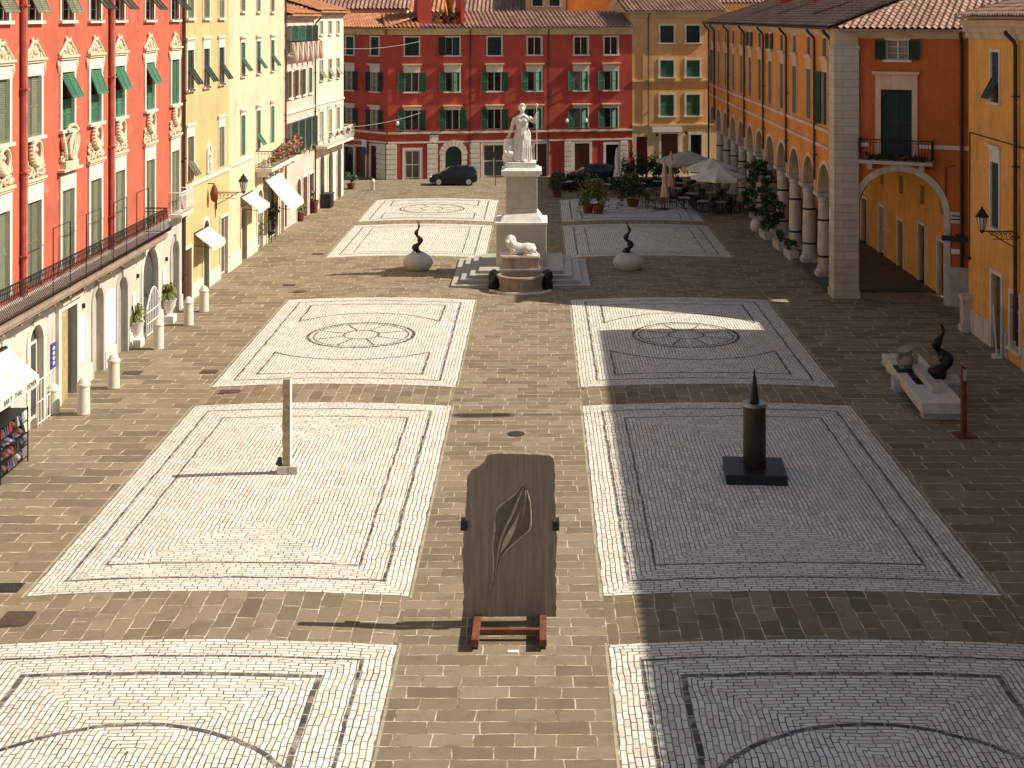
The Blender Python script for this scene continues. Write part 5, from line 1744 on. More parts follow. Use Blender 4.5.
# bust, mantle from shoulder across the hips
b.ball((-.13, -.17, 2.03), (.12, .1, .11), 10, 7); b.ball((.12, -.17, 2.03), (.12, .1, .11), 10, 7)
for k in range(6):
    f = k / 5
    b.tube([(.34, -.05, 2.22 - .08*f), (.2, -.24, 1.85 - .14*f), (-.05, -.3, 1.55 - .2*f), (-.3, -.24, 1.32 - .28*f), (-.42, -.06, 1.1 - .35*f)], [.04, .05, .055, .05, .03], 6)
for k in range(9):
    x = -.4 + .1*k
    b.tube([(x*.85 + .03, -.29 + abs(x)*.3, 1.3 - .3*(k % 3)*.3), (x + .02, -.36 + abs(x)*.3, .7), (x*1.08, -.38 + abs(x)*.35, .05)], [.03, .045, .05], 6)
b.ball((.12, -.36, .06), (.08, .17, .06), 8, 5); b.ball((-.15, -.3, .06), (.08, .17, .06), 8, 5)
# right arm (seen on the left) down to a support; left arm raised to the staff
b.tube([(-.32, 0, 2.18), (-.44, -.03, 1.88), (-.47, -.06, 1.74), (-.55, -.16, 1.5), (-.62, -.22, 1.34)], [.12, .1, .085, .075, .05], 10)
b.tube([(.32, 0, 2.2), (.5, -.04, 2.03), (.58, -.08, 1.95), (.62, -.12, 2.15), (.66, -.14, 2.34)], [.12, .1, .085, .075, .05], 10)
for q in range(4):
    b.tube([(-.63 - .015*q, -.24, 1.32 - .0*q), (-.66 - .025*q, -.27 + .02*q, 1.25), (-.67 - .02*q, -.26 + .02*q, 1.19)], [.022, .02, .014], 6)
    b.tube([(.66, -.15, 2.36 + .025*q), (.71, -.19, 2.37 + .025*q), (.735, -.15, 2.37 + .025*q)], [.022, .02, .016], 6)
b.tube([(-.6, -.22, 1.33), (-.58, -.28, 1.27), (-.6, -.3, 1.22)], [.024, .022, .016], 6)
b.tube([(.65, -.13, 2.34), (.64, -.19, 2.4), (.68, -.2, 2.43)], [.024, .022, .016], 6)
# head
loft(b, [(0, -.03, 2.46, .07, .08, 0, 0), (0, -.05, 2.5, .1, .12, 0, 0), (0, -.05, 2.6, .125, .15, 0, 0), (0, -.04, 2.7, .13, .16, 0, 0), (0, -.02, 2.8, .11, .13, 0, 0), (0, -.01, 2.86, .05, .06, 0, 0)], 20)
b.tube([(0, -.19, 2.68), (0, -.225, 2.62), (0, -.2, 2.6)], [.02, .03, .03], 6)
b.ball((0, -.17, 2.545), (.045, .03, .018), 8, 5); b.ball((0, -.15, 2.49), (.05, .05, .035), 8, 5)
for s in (-1, 1):
    b.ball((s*.05, -.17, 2.69), (.03, .02, .016), 8, 5); b.ball((s*.13, -.03, 2.64), (.02, .035, .05), 7, 5)
    b.tube([(0, -.1, 2.86), (s*.1, -.1, 2.8), (s*.14, -.02, 2.72), (s*.12, .08, 2.62), (s*.05, .14, 2.55)], [.05, .06, .06, .06, .05], 8)
b.ball((0, .12, 2.62), (.12, .1, .12), 10, 7); b.ball((0, -.02, 2.86), (.13, .13, .06), 10, 6)
o = b.build('person', M['statue'], st); o.scale = (1.05, 1.05, 1.0)
rm_ = o.modifiers.new('remesh', 'REMESH'); rm_.mode = 'VOXEL'; rm_.voxel_size = .022; rm_.use_smooth_shade = True
sm = o.modifiers.new('smooth', 'SMOOTH'); sm.iterations = 2; sm.factor = .4
b = MB(); b.tube([(.74, -.14, 0), (.735, -.15, 1.5), (.73, -.15, 2.75)], .022, 8); b.ball((.73, -.15, 2.82), (.07, .05, .1), 8, 6); b.build('staff', M['statue'], st, smooth=True)
b = MB()   # rocky stump with a lamb lying against it
b.lathe([(.3, 0), (.34, .2), (.27, .5), (.29, .75), (.24, 1.0), (.26, 1.12), (.05, 1.17)], 12, -.66, -.08)
b.tube([(-.8, -.3, .35), (-.62, -.42, .42), (-.45, -.4, .4)], [.1, .15, .12], 8); b.ball((-.86, -.36, .5), (.09, .12, .09), 8, 6)
for k in range(9): b.ball((-.66 + rnd.uniform(-.25, .25), -.2 + rnd.uniform(-.2, .1), rnd.uniform(.1, 1.0)), rnd.uniform(.08, .15), 7, 5)
o = b.build('support', M['statue'], st)
rm_ = o.modifiers.new('remesh', 'REMESH'); rm_.mode = 'VOXEL'; rm_.voxel_size = .03; rm_.use_smooth_shade = True

# fountain in front
fo = empty('fountain', (AXX, 64.9, 0), 0, 'stained stone fountain with a rounded basin at the foot of the monument steps', 'fountain')
M['fountain'] = m_marble('stained_fountain_stone', (.33, .27, .2), stain=(.2, .1, .05), amount=.8)
M['spout_stone'] = m_marble('rust_stained_marble', (.42, .34, .27), stain=(.22, .08, .035), amount=.9)
b = MB()
seg = 28
prof = [(1.0, 0), (1.06, .06), (1.0, .12), (.98, .2), (1.08, .62), (1.14, .66), (1.14, .74), (.95, .76), (.9, .5), (.05, .48)]
b.lathe(prof, seg, 0, -.75); b.build('basin', M['fountain'], fo, smooth=True)
b = MB(); b.lathe([(.88, .6), (.02, .601)], 24, 0, -.75); b.build('water', m_simple('still_fountain_water', (.05, .035, .02), .05, var=.2, spec=.6), fo)
b = MB(); b.box(-1.0, 1.0, -.55, .45, 0, .85); b.box(-.86, .86, -.45, .5, .85, 1.35); b.box(-.92, .92, -.5, .5, 1.35, 1.5)
bevel(b.build('spout_block', M['spout_stone'], fo), .02)
b = MB(); b.box(-1.02, 1.02, -.57, .46, .84, .93); b.build('stone_ledge', M['marble_dirty'], fo)
for s in (-1, 1):
    b = MB(); b.lathe([(.27, 0), (.3, .1), (.22, .3), (.28, .55), (.22, .8), (.08, .9)], 14, s*1.28, -.45)
    b.tube([(s*1.3, -.65, .3), (s*1.2, -.75, .55), (s*1.08, -.7, .75)], [.16, .14, .06], 8)
    b.build('side_scroll', M['black_stone'], fo, smooth=True)
b = MB()
b.tube([(1.5*cos(R(200 + 14*k)), -.75 + 1.28*sin(R(200 + 14*k)), .03) for k in range(11)], .09, 6)
b.build('kerb_ring', M['marble_dirty'], fo, smooth=True)
# lion
li = empty('lion_statue', (AXX - .02, 64.95, 1.5), 0, 'white marble lion lying on the fountain block with its head raised', 'statue')
b = MB()
loft_pts = [((.72, 0, .22), .1), ((.6, 0, .3), .25), ((.35, 0, .33), .27), ((.05, 0, .32), .25), ((-.25, 0, .36), .27), ((-.42, -.02, .46), .25)]
b.tube([p for p, r_ in loft_pts], [r_ for p, r_ in loft_pts], 14)
b.tube([(-.36, 0, .45), (-.48, -.06, .62), (-.52, -.1, .72)], [.25, .25, .2], 12)
b.ball((-.53, -.13, .74), (.2, .2, .21), 12, 8); b.tube([(-.58, -.2, .72), (-.66, -.38, .64)], [.13, .09], 10); b.ball((-.67, -.4, .68), (.05, .04, .035), 7, 5)
for k in range(16):
    a = 2*PI*k/16; b.ball((-.46 + .2*cos(a), -.05 + .12*sin(a)*.6, .68 + .22*sin(a)), (.07, .07, .08), 7, 5)
for s in (-1, 1):
    b.ball((-.5 + .0, -.08 + s*.13, .92), (.05, .04, .06), 7, 5)
    b.tube([(-.3, s*.2, .3), (-.45, s*.2, .12), (-.66, s*.18, .07), (-.86, s*.17, .05)], [.12, .09, .075, .07], 9)
    b.ball((-.88, s*.17, .055), (.1, .08, .055), 8, 5)
    b.tube([(.55, s*.18, .32), (.35, s*.27, .3), (.28, s*.28, .1), (.45, s*.28, .06)], [.2, .15, .09, .06], 9)
    b.tube([(.45, s*.28, .06), (.2, s*.29, .05), (.1, s*.28, .04)], [.06, .06, .05], 8)
b.tube([(.74, 0, .16), (.82, -.15, .06), (.62, -.34, .05), (.3, -.4, .05)], [.05, .04, .035, .05], 7)
o = b.build('body', M['statue'], li)
rm_ = o.modifiers.new('remesh', 'REMESH'); rm_.mode = 'VOXEL'; rm_.voxel_size = .022; rm_.use_smooth_shade = True
b = MB(); b.box(-.96, .86, -.42, .4, -.0, .035); b.build('base', M['statue'], li)

# ------------------------------------------------------------------ modern sculptures
def flame_mesh(h, w, turns, seed):
    b = MB(); n = 44
    pts = []; rs = []
    for k in range(n + 1):
        t = k / n
        amp = w * (1 - t) ** .45 * min(1, .3 + t*5) * .62
        a = 2*PI*turns*t + seed
        pts.append((amp*cos(a)*.9, amp*sin(a)*.6, h*t))
        rs.append(max(.015, w*(1.0 - .9*t**1.4)*(.66 + .2*sin(a*2.0 + 1))))
    b.tube(pts, rs, 12)
    return b
M['pot'] = m_marble('mottled_pot_marble', (.56, .53, .48), stain=(.3, .3, .3), amount=.6)
for (px, py, lab, sd) in ((418, 271.5, 'round marble pot with a twisted flame, on the sunny side left of the monument', .6),
                      (628, 271.5, 'pale round pot with a wavy black flame, in the shade right of the monument', 2.4)):
    x, y = gp(px, py)
    r = empty('flame_sculpture', (x, y, 0), 0, lab, 'sculpture', 'twisted flames in round pots either side of the monument')
    b = MB(); b.lathe([(.3, 0), (.48, .04), (.66, .2), (.77, .42), (.74, .62), (.6, .8), (.42, .91), (.34, .95), (.34, .99), (.27, .99), (.24, .9)], 30)
    b.build('pot', M['pot'], r, smooth=True)
    f = flame_mesh(1.68, .25, 2.2, sd).build('flame', M['black_bronze'] if px > 500 else M['bronze'], r, (0, 0, .88), smooth=True)

# marble stele with a rough face
x, y = gp(286.5, 479)
xs_, ys_ = x, y + .15
z0 = gz(x, y) + .004
sc = empty('stone_stele', (xs_, ys_, z0), 0, 'slender upright marble stele with a rough brown face on the sunny white panel', 'sculpture')
b = MB(); b.box(-.27, .3, -.17, .18, 0, .22); bevel(b.build('plinth', M['marble_dirty'], sc), .01)
rr = random.Random(11)
b = MB(); nz_ = 16
vs = []; fs = []
for k in range(nz_ + 1):
    z = .24 + 2.42*k/nz_
    j = lambda s: rr.uniform(-s, s)
    vs += [(-.115 + j(.018), -.12 + j(.014), z), (.1, -.12, z), (.1, .13, z), (-.115 + j(.018), .13, z)]
for k in range(nz_):
    for q in range(4):
        q2 = (q+1) % 4
        fs.append((k*4+q, k*4+q2, (k+1)*4+q2, (k+1)*4+q))
fs += [(3, 2, 1, 0), tuple(nz_*4 + q for q in range(4))]
b.add(vs, fs)
t = NT('half_rough_marble')
geo = t.n('ShaderNodeTexCoord'); sx = t.n('ShaderNodeSeparateXYZ'); t.l(geo.outputs['Object'], sx.inputs[0])
side = t.ramp(t.math('MULTIPLY_ADD', sx.outputs[0], 8.0, .2), [(.9, 0.0), (.96, 1.0)])
nn = t.noise(geo.outputs['Object'], 6, 6, .7)
t.base(t.mix(side, t.ramp(nn, [(.3, (.22, .15, .08)), (.7, (.55, .42, .27))]), (.8, .77, .7))); t.rough(.75); t.bump(t.noise(geo.outputs['Object'], 14, 5), .6)
b.build('stele', t.m, sc)
b = MB(); b.box(-.06, .06, -.05, .05, 0, .18); b.prism([(-.1, 0), (.06, 0), (.05, .17), (-.03, .19), (-.08, .1)], -.09, .09)
b.build('stone_chunk', M['bronze'], sc, (-.22, .0, .24))

# big brown slab with a carved leaf, standing in a rusty steel cradle
Ys = 28.75
K = Ys / F
def sx_(px): return (px - CX) * K
def sz_(py): return H - (py - CY) * K
slab = empty('slab_sculpture', (sx_(510), Ys, 0), 0, 'huge upright brown slab with a carved leaf, held in a low rusty steel cradle', 'sculpture')
X0 = sx_(510)
rr = random.Random(5)
key = [(463, 617), (463.5, 590), (462.5, 560), (463, 540), (465, 520), (466.5, 500), (467, 478), (471, 472), (478, 469), (484, 464), (488, 455.5), (497, 453.5), (520, 454), (540, 454.5), (550, 455), (554, 458), (555, 470), (555.5, 500), (556, 525), (557, 545), (556, 570), (556.5, 590), (556.5, 617)]
out = []
for (a, c) in zip(key, key[1:] + key[:1]):
    n = max(1, int(math.hypot(c[0]-a[0], c[1]-a[1]) / 4.5))
    for k in range(n):
        f = k / n
        jj = .006 if k == 0 else .018
        out.append((sx_(a[0] + (c[0]-a[0])*f) - X0 + rr.uniform(-jj, jj), sz_(a[1] + (c[1]-a[1])*f) + rr.uniform(-jj, jj)*.6))
cx_c = sum(p[0] for p in out)/len(out); cz_c = sum(p[1] for p in out)/len(out)
out = out[::-1]      # counter-clockwise seen from the front
t = NT('weathered_bronze_slab')
co_ = t.coord('Object')
g1 = t.noise(t.scaled(co_, (9, 9, .7)), 1.2, 6, .65)
cc = t.ramp(g1, [(.3, (.2, .142, .106)), (.55, (.3, .218, .167)), (.75, (.39, .29, .225))])
g2 = t.noise(co_, 1.1, 5, .6)
cc = t.mix(t.ramp(g2, [(.45, 0.0), (.7, .5)]), cc, (.2, .16, .13))
t.base(cc); t.rough(.62, .0, .4); t.bump(t.math('ADD', g1, t.math('MULTIPLY', t.noise(co_, 25, 4), .4)), .5, .02)
M['slab'] = t.m
b = MB(); b.prism(out, 0.0, .16)
sb = bevel(b.build('slab', M['slab'], slab), .012)
# carved leaf relief: two raised lips, a pale heart
leafL = [(523, 484), (514, 495), (503, 503), (496, 512), (494.5, 530), (493, 548), (494, 562), (493, 577), (490, 590)]
leafR = [(527, 490), (530, 502), (531, 520), (529, 530), (520, 538), (512, 545), (503, 555), (497, 570), (490, 590)]
mid = [(523, 488), (518, 500), (512, 515), (506, 527), (501, 540), (498, 553), (496, 568), (490, 590)]
P = lambda q, y=-.012: (sx_(q[0]) - X0, y, sz_(q[1]))
def smooth_pts(pts, n=4):
    r = []
    m = len(pts)
    for i in range(m - 1):
        p0, p1, p2, p3 = (Vector(pts[max(i-1, 0)]), Vector(pts[i]), Vector(pts[i+1]), Vector(pts[min(i+2, m-1)]))
        for k in range(n):
            t_ = k / n
            r.append(tuple(.5*((2*p1) + (-p0 + p2)*t_ + (2*p0 - 5*p1 + 4*p2 - p3)*t_*t_ + (-p0 + 3*p1 - 3*p2 + p3)*t_**3)))
    r.append(pts[-1]); return r
b = MB()
for ln, w_ in ((leafL, .026), (leafR, .024), (mid, .03)):
    pts = smooth_pts([P(q) for q in ln]); n = len(pts)
    b.tube(pts, [w_*(.55 + .45*sin(PI*min(1, .12 + k/n*.9))) for k in range(n)], 7)
b.build('carved_leaf', m_simple('pale_leaf_edge', (.5, .4, .3), .55, var=.4, scale=7, c2=(.2, .14, .1)), slab, smooth=True)
b = MB()
Lp = smooth_pts([P(q, -.004) for q in leafL]); Rp = smooth_pts([P(q, -.004) for q in leafR]); Mp = smooth_pts([P(q, -.004) for q in mid])
def fill(A, B, y_mid):
    n = 30
    pick = lambda Q, f: Vector(Q[min(len(Q)-1, int(f*(len(Q)-1)))])
    for k in range(n):
        a0, a1, b0, b1 = pick(A, k/n), pick(A, (k+1)/n), pick(B, k/n), pick(B, (k+1)/n)
        m0, m1 = (a0+b0)/2, (a1+b1)/2
        m0.y = m1.y = y_mid
        b.quad(tuple(a0), tuple(a1), tuple(m1), tuple(m0)); b.quad(tuple(m0), tuple(m1), tuple(b1), tuple(b0))
fill(Lp, Mp, -.05); fill(Mp, Rp, -.045)
b.build('leaf_blade', m_simple('dark_leaf_blade', (.16, .115, .088), .6, var=.35, scale=5, bump=.2), slab)
b = MB()
hl = [(519, 512), (515, 520), (509, 529), (504, 539), (500, 552), (503, 549), (509, 541), (514, 531), (517, 522), (519.5, 512)]
pts = [(sx_(q[0]) - X0, sz_(q[1])) for q in hl]
b.prism(pts, -.068, -.04)
b.build('leaf_heart', m_simple('pale_polished_wood', (.5, .4, .3), .5, var=.3, scale=6), slab)
M['rail'] = m_simple('red_oxide_steel', (.2, .068, .034), .65, .0, var=.4, scale=5, bump=.2)
for s in (0, 1):
    x = sx_(477.5 if s == 0 else 543) - X0
    b = MB(); b.box(x - .075, x + .075, -1.15, .95, .1, .25); bevel(b.build('cradle_rail', M['rail'], slab), .008)
    b = MB(); b.box(x - .055, x + .055, -1.05, .84, 0, .1); b.build('cradle_foot', M['dark_metal'], slab)
    b = MB(); b.box(x - .05, x + .05, .16, .24, .25, 1.5); b.prism([(x-.03, .25), (x+.03, .25), (x+.03, 1.4), (x-.03, 1.4)], .24, .3); b.build('cradle_brace', M['dark_metal'], slab)
    xc = sx_(464 if s == 0 else 556) - X0
    b = MB(); b.box(xc - .07, xc + .07, -.06, .24, 2.06, 2.24); b.build('clamp', M['black'], slab)
blocks(slab, 'cradle_bar', M['rail'], [(sx_(477.5) - X0 + .075, sx_(543) - X0 - .075, -.68, -.58, .12, .24), (sx_(477.5) - X0 + .075, sx_(543) - X0 - .075, .5, .58, .12, .22)])
x, y = gp(513, 651.5)
b = MB(); b.box(-.11, .11, -.05, .05, 0, .012); tag(b.build('caption_card', M['white_paint'], None, (x, y, 0)), 'small white card lying on the paving in front of the big brown slab', 'card')

# cylinder with a needle on a black base
x, y = 754, 476
X, Y = gp(754.5, 480.0)
zz = gz(X, Y) + .004
ob = empty('needle_sculpture', (X, Y, zz), R(-4), 'bronze cylinder topped by a black needle on a square black base in the shade', 'sculpture')
b = MB(); b.box(-.84, .84, -.8, .8, 0, .27); bevel(b.build('base', M['black_stone'], ob), .015)
M['brown_bronze'] = m_simple('brown_bronze', (.055, .042, .032), .42, .5, var=.35, scale=2, bump=.05)
b = MB(); b.lathe([(.315, .27), (.32, .29), (.315, 1.98), (.28, 1.98)], 40); b.build('cylinder', M['brown_bronze'], ob, smooth=True)
b = MB(); b.lathe([(.318, 1.965), (.335, 1.97), (.335, 2.06), (.22, 2.075), (.16, 2.04)], 40); b.build('rim', m_simple('polished_grey_steel', (.3, .3, .3), .3, .8, var=.3), ob, smooth=True)
b = MB(); b.lathe([(.13, 2.03), (.125, 2.1), (.09, 2.42), (.045, 2.75), (.012, 3.0)], 20); b.build('needle', M['black_bronze'], ob, smooth=True)
x, y = gp(759, 489.5)
b = MB(); b.box(-.15, .15, -.05, .05, 0, .014); tag(b.build('caption_card', m_simple('blue_grey_card', (.25, .27, .38), .5), None, (x, y, gz(x, y) + .005)), 'tiny blue grey card on the paving in front of the square black base', 'card')

# reclining marble slab sculpture
rc = empty('marble_sculpture', (13.1, 46.5, 0), R(-3), 'low pale marble slab carrying a stone beam and a dark twisted flame', 'sculpture')
M['raw_marble'] = m_marble('raw_marble', (.66, .62, .56), stain=(.36, .3, .24), amount=.55, bump=.5)
b = MB()
w_ = .68
b.box(-w_, w_, -3.2, -1.0, .22, .58); b.box(-w_, w_, 1.1, 3.2, .22, .58)
b.box(-w_, -w_ + .35, -1.0, 1.1, .24, .56); b.box(w_ - .42, w_, -1.0, 1.1, .24, .56)
bevel(b.build('slab', M['raw_marble'], rc), .02)
blocks(rc, 'support', M['marble_grey'], [(-w_ + .1, w_ - .1, -3.0, -2.5, 0, .22), (-w_ + .1, w_ - .1, 2.4, 2.9, 0, .22), (-w_ - .18, -w_ + .3, .1, .7, 0, .42)])
b = MB(); b.box(-.1, .22, -2.1, 1.6, .58, .8); bevel(b.build('beam', M['marble_grey'], rc), .015)
b = MB(); b.box(-w_ + .02, .1, .55, 1.35, .575, .63); b.build('dark_tray', M['black_stone'], rc)
b = MB(); b.tube([(-.2, .95, .6), (-.3, .9, .8), (-.26, 1.0, 1.05), (-.32, .95, 1.3)], [.12, .24, .2, .28], 9); b.tube([(-.12, 1.0, .6), (0, .95, .85), (.06, .9, 1.12)], [.1, .13, .07], 8); b.tube([(-.4, .9, .6), (-.52, .95, .9), (-.55, .9, 1.2)], [.1, .1, .06], 8); b.build('rough_stone', M['fountain'], rc, smooth=True)
b = MB(); b.box(.42, 1.35, -.55, .55, .45, .53); b.box(.5, 1.2, -.45, .45, .0, .45); b.build('ledge', M['marble_grey'], rc)
b = flame_mesh(1.85, .4, 1.7, 2.6); b.build('flame', M['black_bronze'], rc, (.72, .1, .5), smooth=True)

# rusty post
X, Y = gp(964, 436)
po = empty('steel_post', (X, Y, 0), R(8), 'narrow rusty steel post with a pale top beside the low marble sculpture', 'sculpture')
b = MB(); b.box(-.3, .3, -.3, .3, 0, .05); b.build('base_plate', M['rust'], po)
b = MB(); b.box(-.09, .07, -.06, .06, .05, 2.0); b.prism([(-.09, 2.0), (.07, 2.0), (.06, 2.12), (-.09, 2.2)], -.06, .06); b.build('post', M['rust'], po)
b = MB(); b.box(-.06, .06, -.068, -.0605, 1.72, 2.08); b.build('pale_panel', m_simple('pale_stone_panel', (.5, .44, .38), .7), po)

# ------------------------------------------------------------------ bollards, planters
M['bollard'] = m_marble('cream_bollard_marble', (.74, .68, .57), stain=(.5, .4, .28), amount=.5)
bm = MB(); bm.lathe([(.2, 0), (.215, .03), (.205, .08), (.2, .9), (.222, .93), (.222, .99), (.17, 1.04), (.14, 1.12), (.06, 1.19), (.01, 1.2)], 20)
bm = bm.mesh('bollard', M['bollard'], True, 35)
BL = [(53.5, 413, 'short marble bollard hugging the wall left of the dark open doorway', .8), (83.5, 414, 'marble bollard standing alone in front of the dark open doorway', 1),
      (85.5, 379, 'marble bollard against the wall just right of the dark open doorway', .82), (113.5, 388, 'free standing marble bollard in front of the pale wall tablets', 1),
      (158.5, 349, 'marble bollard in front of the white gate grille', 1), (188.5, 325, 'marble bollard in front of the ochre house corner downpipe', 1),
      (204, 311.5, 'farthest marble bollard, before the green arched door of the ochre house', .95)]
for (px, py, lab, s) in BL:
    x, y = gp(px, py)
    o = part('bollard', bm, None, (x, y, 0)); o.scale = (1, 1, s)
    tag(o, lab, 'bollard', 'marble bollards along the sunny houses')
def agave(root, h=.9, n=30, z=.6, mat=None, spread=.75):
    b = MB(); rr = random.Random(n)
    for k in range(n):
        a = rr.uniform(0, 2*PI); t = rr.uniform(.25, 1.0); s = spread * (.5 + .5*t)
        d = Vector((cos(a), sin(a), 0)); sd = Vector((-sin(a), cos(a), 0))
        p0 = Vector((0, 0, z)); p1 = p0 + d*s*.5 + Vector((0, 0, h*(1.1 - t)*.9 + .15)); p2 = p0 + d*s + Vector((0, 0, h*(1.0 - t*1.1)))
        w_ = .05
        b.add([tuple(p0 - sd*w_*.6), tuple(p0 + sd*w_*.6), tuple(p1 + sd*w_), tuple(p1 - sd*w_), tuple(p2)], [(0, 1, 2, 3), (3, 2, 4)])
    b.build('leaves', mat or M['leaf_olive'], root)
for (px, py, lab) in ((135.5, 346, 'spiky palm in a white marble urn left of the white gate grille'), (168.5, 322, 'spiky palm in a white marble urn right of the white gate grille')):
    x, y = gp(px, py)
    r = empty('potted_palm', (x, y, 0), 0, lab, 'potted plant', 'spiky palms in white urns')
    b = MB(); b.box(-.28, .28, -.28, .28, 0, .3); b.lathe([(.16, .3), (.13, .38), (.3, .7), (.33, .92), (.36, .96), (.3, .96), (.27, .85)], 18); b.build('urn', M['marble'], r, smooth=True, angle=30)
    agave(r, .8, 42, .9)
def pot_plant(x, y, lab, r=.28, h=.5, ph=1.0, pr=.4, mat=None, n=160, group=None, seed=1, potmat=None, size=.16):
    o = empty('potted_plant', (x, y, gz(x, y) + (.004 if abs(x) < 12 else 0)), 0, lab, 'potted plant', group)
    b = MB(); b.lathe([(r*.72, 0), (r*.8, .03), (r, h*.85), (r*1.08, h*.86), (r*1.08, h), (r*.9, h), (r*.85, h*.8)], 16); b.build('pot', potmat or M['terracotta'], o, smooth=True)
    b = MB(); rr = random.Random(seed); leaves(b, (0, 0, h + ph*.5), (pr, pr, ph*.5), n, size, rr=rr); b.build('foliage', mat or M['leaf'], o)
    b = MB()
    for k in range(4): b.tube([(0, 0, h*.7), (rr.uniform(-.6, .6)*pr, rr.uniform(-.6, .6)*pr, h + ph*.75)], .015, 5)
    b.build('stem', M['wood'], o)
    return o
x, y = gp(592, 215)
pot_plant(x - .25, y + .35, 'taller yellow green plant in a terracotta pot, left one of the pair', .36, .6, 1.95, .58, M['leaf_olive'], 520, 'yellow green plants in tall terracotta pots', 3)
pot_plant(x + .42, y, 'yellow green plant in a terracotta pot, right one of the pair', .36, .6, 1.8, .52, M['leaf_olive'], 460, 'yellow green plants in tall terracotta pots', 4)
x, y = gp(633, 208); pot_plant(x, y, 'round dark shrub in a terracotta pot beside the wooden café tables', .42, .45, 1.6, .8, M['leaf'], 480, None, 5, size=.18)
x, y = gp(557, 197); pot_plant(x, y, 'dark potted shrub at the left end of the café terrace, right behind the pedestal', .34, .4, 1.4, .55, M['leaf'], 320, None, 6)
x, y = gp(621, 200); pot_plant(x, y, 'dark leafy shrub in a pot between the two café parasol rows', .34, .4, 1.5, .6, M['leaf'], 320, None, 7)
x, y = gp(300, 221); pot_plant(x, y, 'green shrub in a pot under the far edge of the big steep awning', .28, .5, .9, .4, M['leaf_olive'], 160, None, 9)
x, y = gp(313.5, 212.5); pot_plant(x, y, 'red terracotta pot with small plant by the pink house door', .32, .8, .5, .3, M['leaf_olive'], 70, None, 10)
x, y = gp(351, 189); pot_plant(x, y, 'dark round shrub at the corner of the cream white house', .3, .4, .9, .45, M['leaf'], 140, None, 11)
# shop display under the big awning
for k, (px, py) in enumerate(((262, 246), (268, 240), (276, 236))):
    x, y = gp(px, py)
    pot_plant(x - .35, y, ['leafy plant nearest the camera in the shop display under the big steep awning', 'tall dark leafy plant in the middle of the shop display under the big steep awning', 'leafy plant farthest back in the shop display under the big steep awning'][k], .3, .7, 1.5, .5, M['leaf_olive'] if k != 1 else M['leaf'], 220, 'plants shown outside the shop', 30 + k)
x, y = gp(274, 241)
bn = empty('bench', (x - .2, y, 0), R(90), 'black iron bench in front of the plant shop', 'bench')
b = MB(); b.box(-.6, .6, -.2, .2, .42, .46); b.build('seat', M['iron'], bn)
b = MB(); b.box(-.6, .6, .18, .22, .55, .9); b.box(-.58, -.53, .18, .22, .46, .9); b.box(.53, .58, .18, .22, .46, .9); b.build('backrest', M['iron'], bn)
for sx2 in (-.55, .51):
    for sy2 in (-.18, .14):
        b = MB(); b.box(sx2, sx2 + .04, sy2, sy2 + .04, 0, .42); b.build('leg', M['iron'], bn)
x, y = gp(326.5, 207.5)
bx = empty('waste_bin', (x, y, 0), FW.a, 'square black bin against the cream white house', 'bin')
b = MB(); b.box(-.42, .42, -.4, .4, .06, .92); bevel(b.build('body', M['black'], bx), .02)
b = MB(); b.box(-.46, .46, -.44, .44, .92, 1.0); b.build('lid', M['dark_metal'], bx)
b = MB(); b.box(-.38, .38, -.36, .36, 0, .06); b.build('base', M['dark_metal'], bx)
x, y = gp(373, 190)
b = MB(); b.lathe([(.12, 0), (.13, .04), (.12, .6), (.15, .64), (.1, .8), (.01, .86)], 14)
tag(b.build('bollard', M['bollard'], None, (x, y, 0), smooth=True), 'small lone stone bollard on the open paving left of the dark hatchback', 'bollard')
# rack of merchandise under the near awning
rk = empty('goods_rack', (-15.25, 38.4, 0), 0, 'dark rack of colourful small goods under the awning at the left edge', 'rack')
b = MB()
for yy in (-1.0, 1.0):
    for xx in (-.3, .3): b.tube([(xx, yy, 0), (xx, yy, 1.6)], .02, 6)
for z in (.15, .5, .85, 1.2, 1.55): b.box(-.3, .3, -1.0, 1.0, z, z + .02)
b.build('frame', M['iron'], rk)
rr = random.Random(77)
gm = [m_simple('goods_%s' % n_, c_, .5, var=.3) for n_, c_ in (('black', (.02, .02, .025)), ('navy', (.04, .05, .12)), ('red', (.2, .035, .03)), ('lilac', (.18, .14, .2)), ('grey', (.3, .3, .29)), ('brown', (.14, .07, .05)))]
for z in (.17, .52, .87, 1.22):
    yy = -.95
    while yy < .9:
        w_ = rr.uniform(.12, .26); hh = rr.uniform(.16, .3)
        b = MB()
        if rr.random() < .5: b.frustum(-.27, .27, yy, yy + w_, z, z + hh, .04)
        else: b.ball((.06, yy + w_/2, z + hh*.45), (.26, w_*.55, hh*.5), 9, 6)
        b.build('parcel', rr.choice([gm[0], gm[0], gm[1], gm[5]] + gm), rk)
        yy += w_ + .02
# doorway board leaning on the orange house
X, Y = FN.at(1002); px_, py_ = FN.P0.x + FN.d.x*X, FN.P0.y + FN.d.y*X
bo = empty('leaning_board', (px_ - .3, py_ - .3, 0), R(70), 'tall narrow white board leaning beside the doorway of the amber orange house', 'board')
b = MB(); b.M = Matrix.Rotation(R(-4), 4, 'X'); b.box(-.18, .18, -.02, .02, .08, 1.95); b.build('panel', M['white_paint'], bo)
b = MB(); b.box(-.3, .3, -.2, .2, 0, .05); b.box(-.03, .03, -.05, .05, .05, .3); b.build('foot', M['marble'], bo)

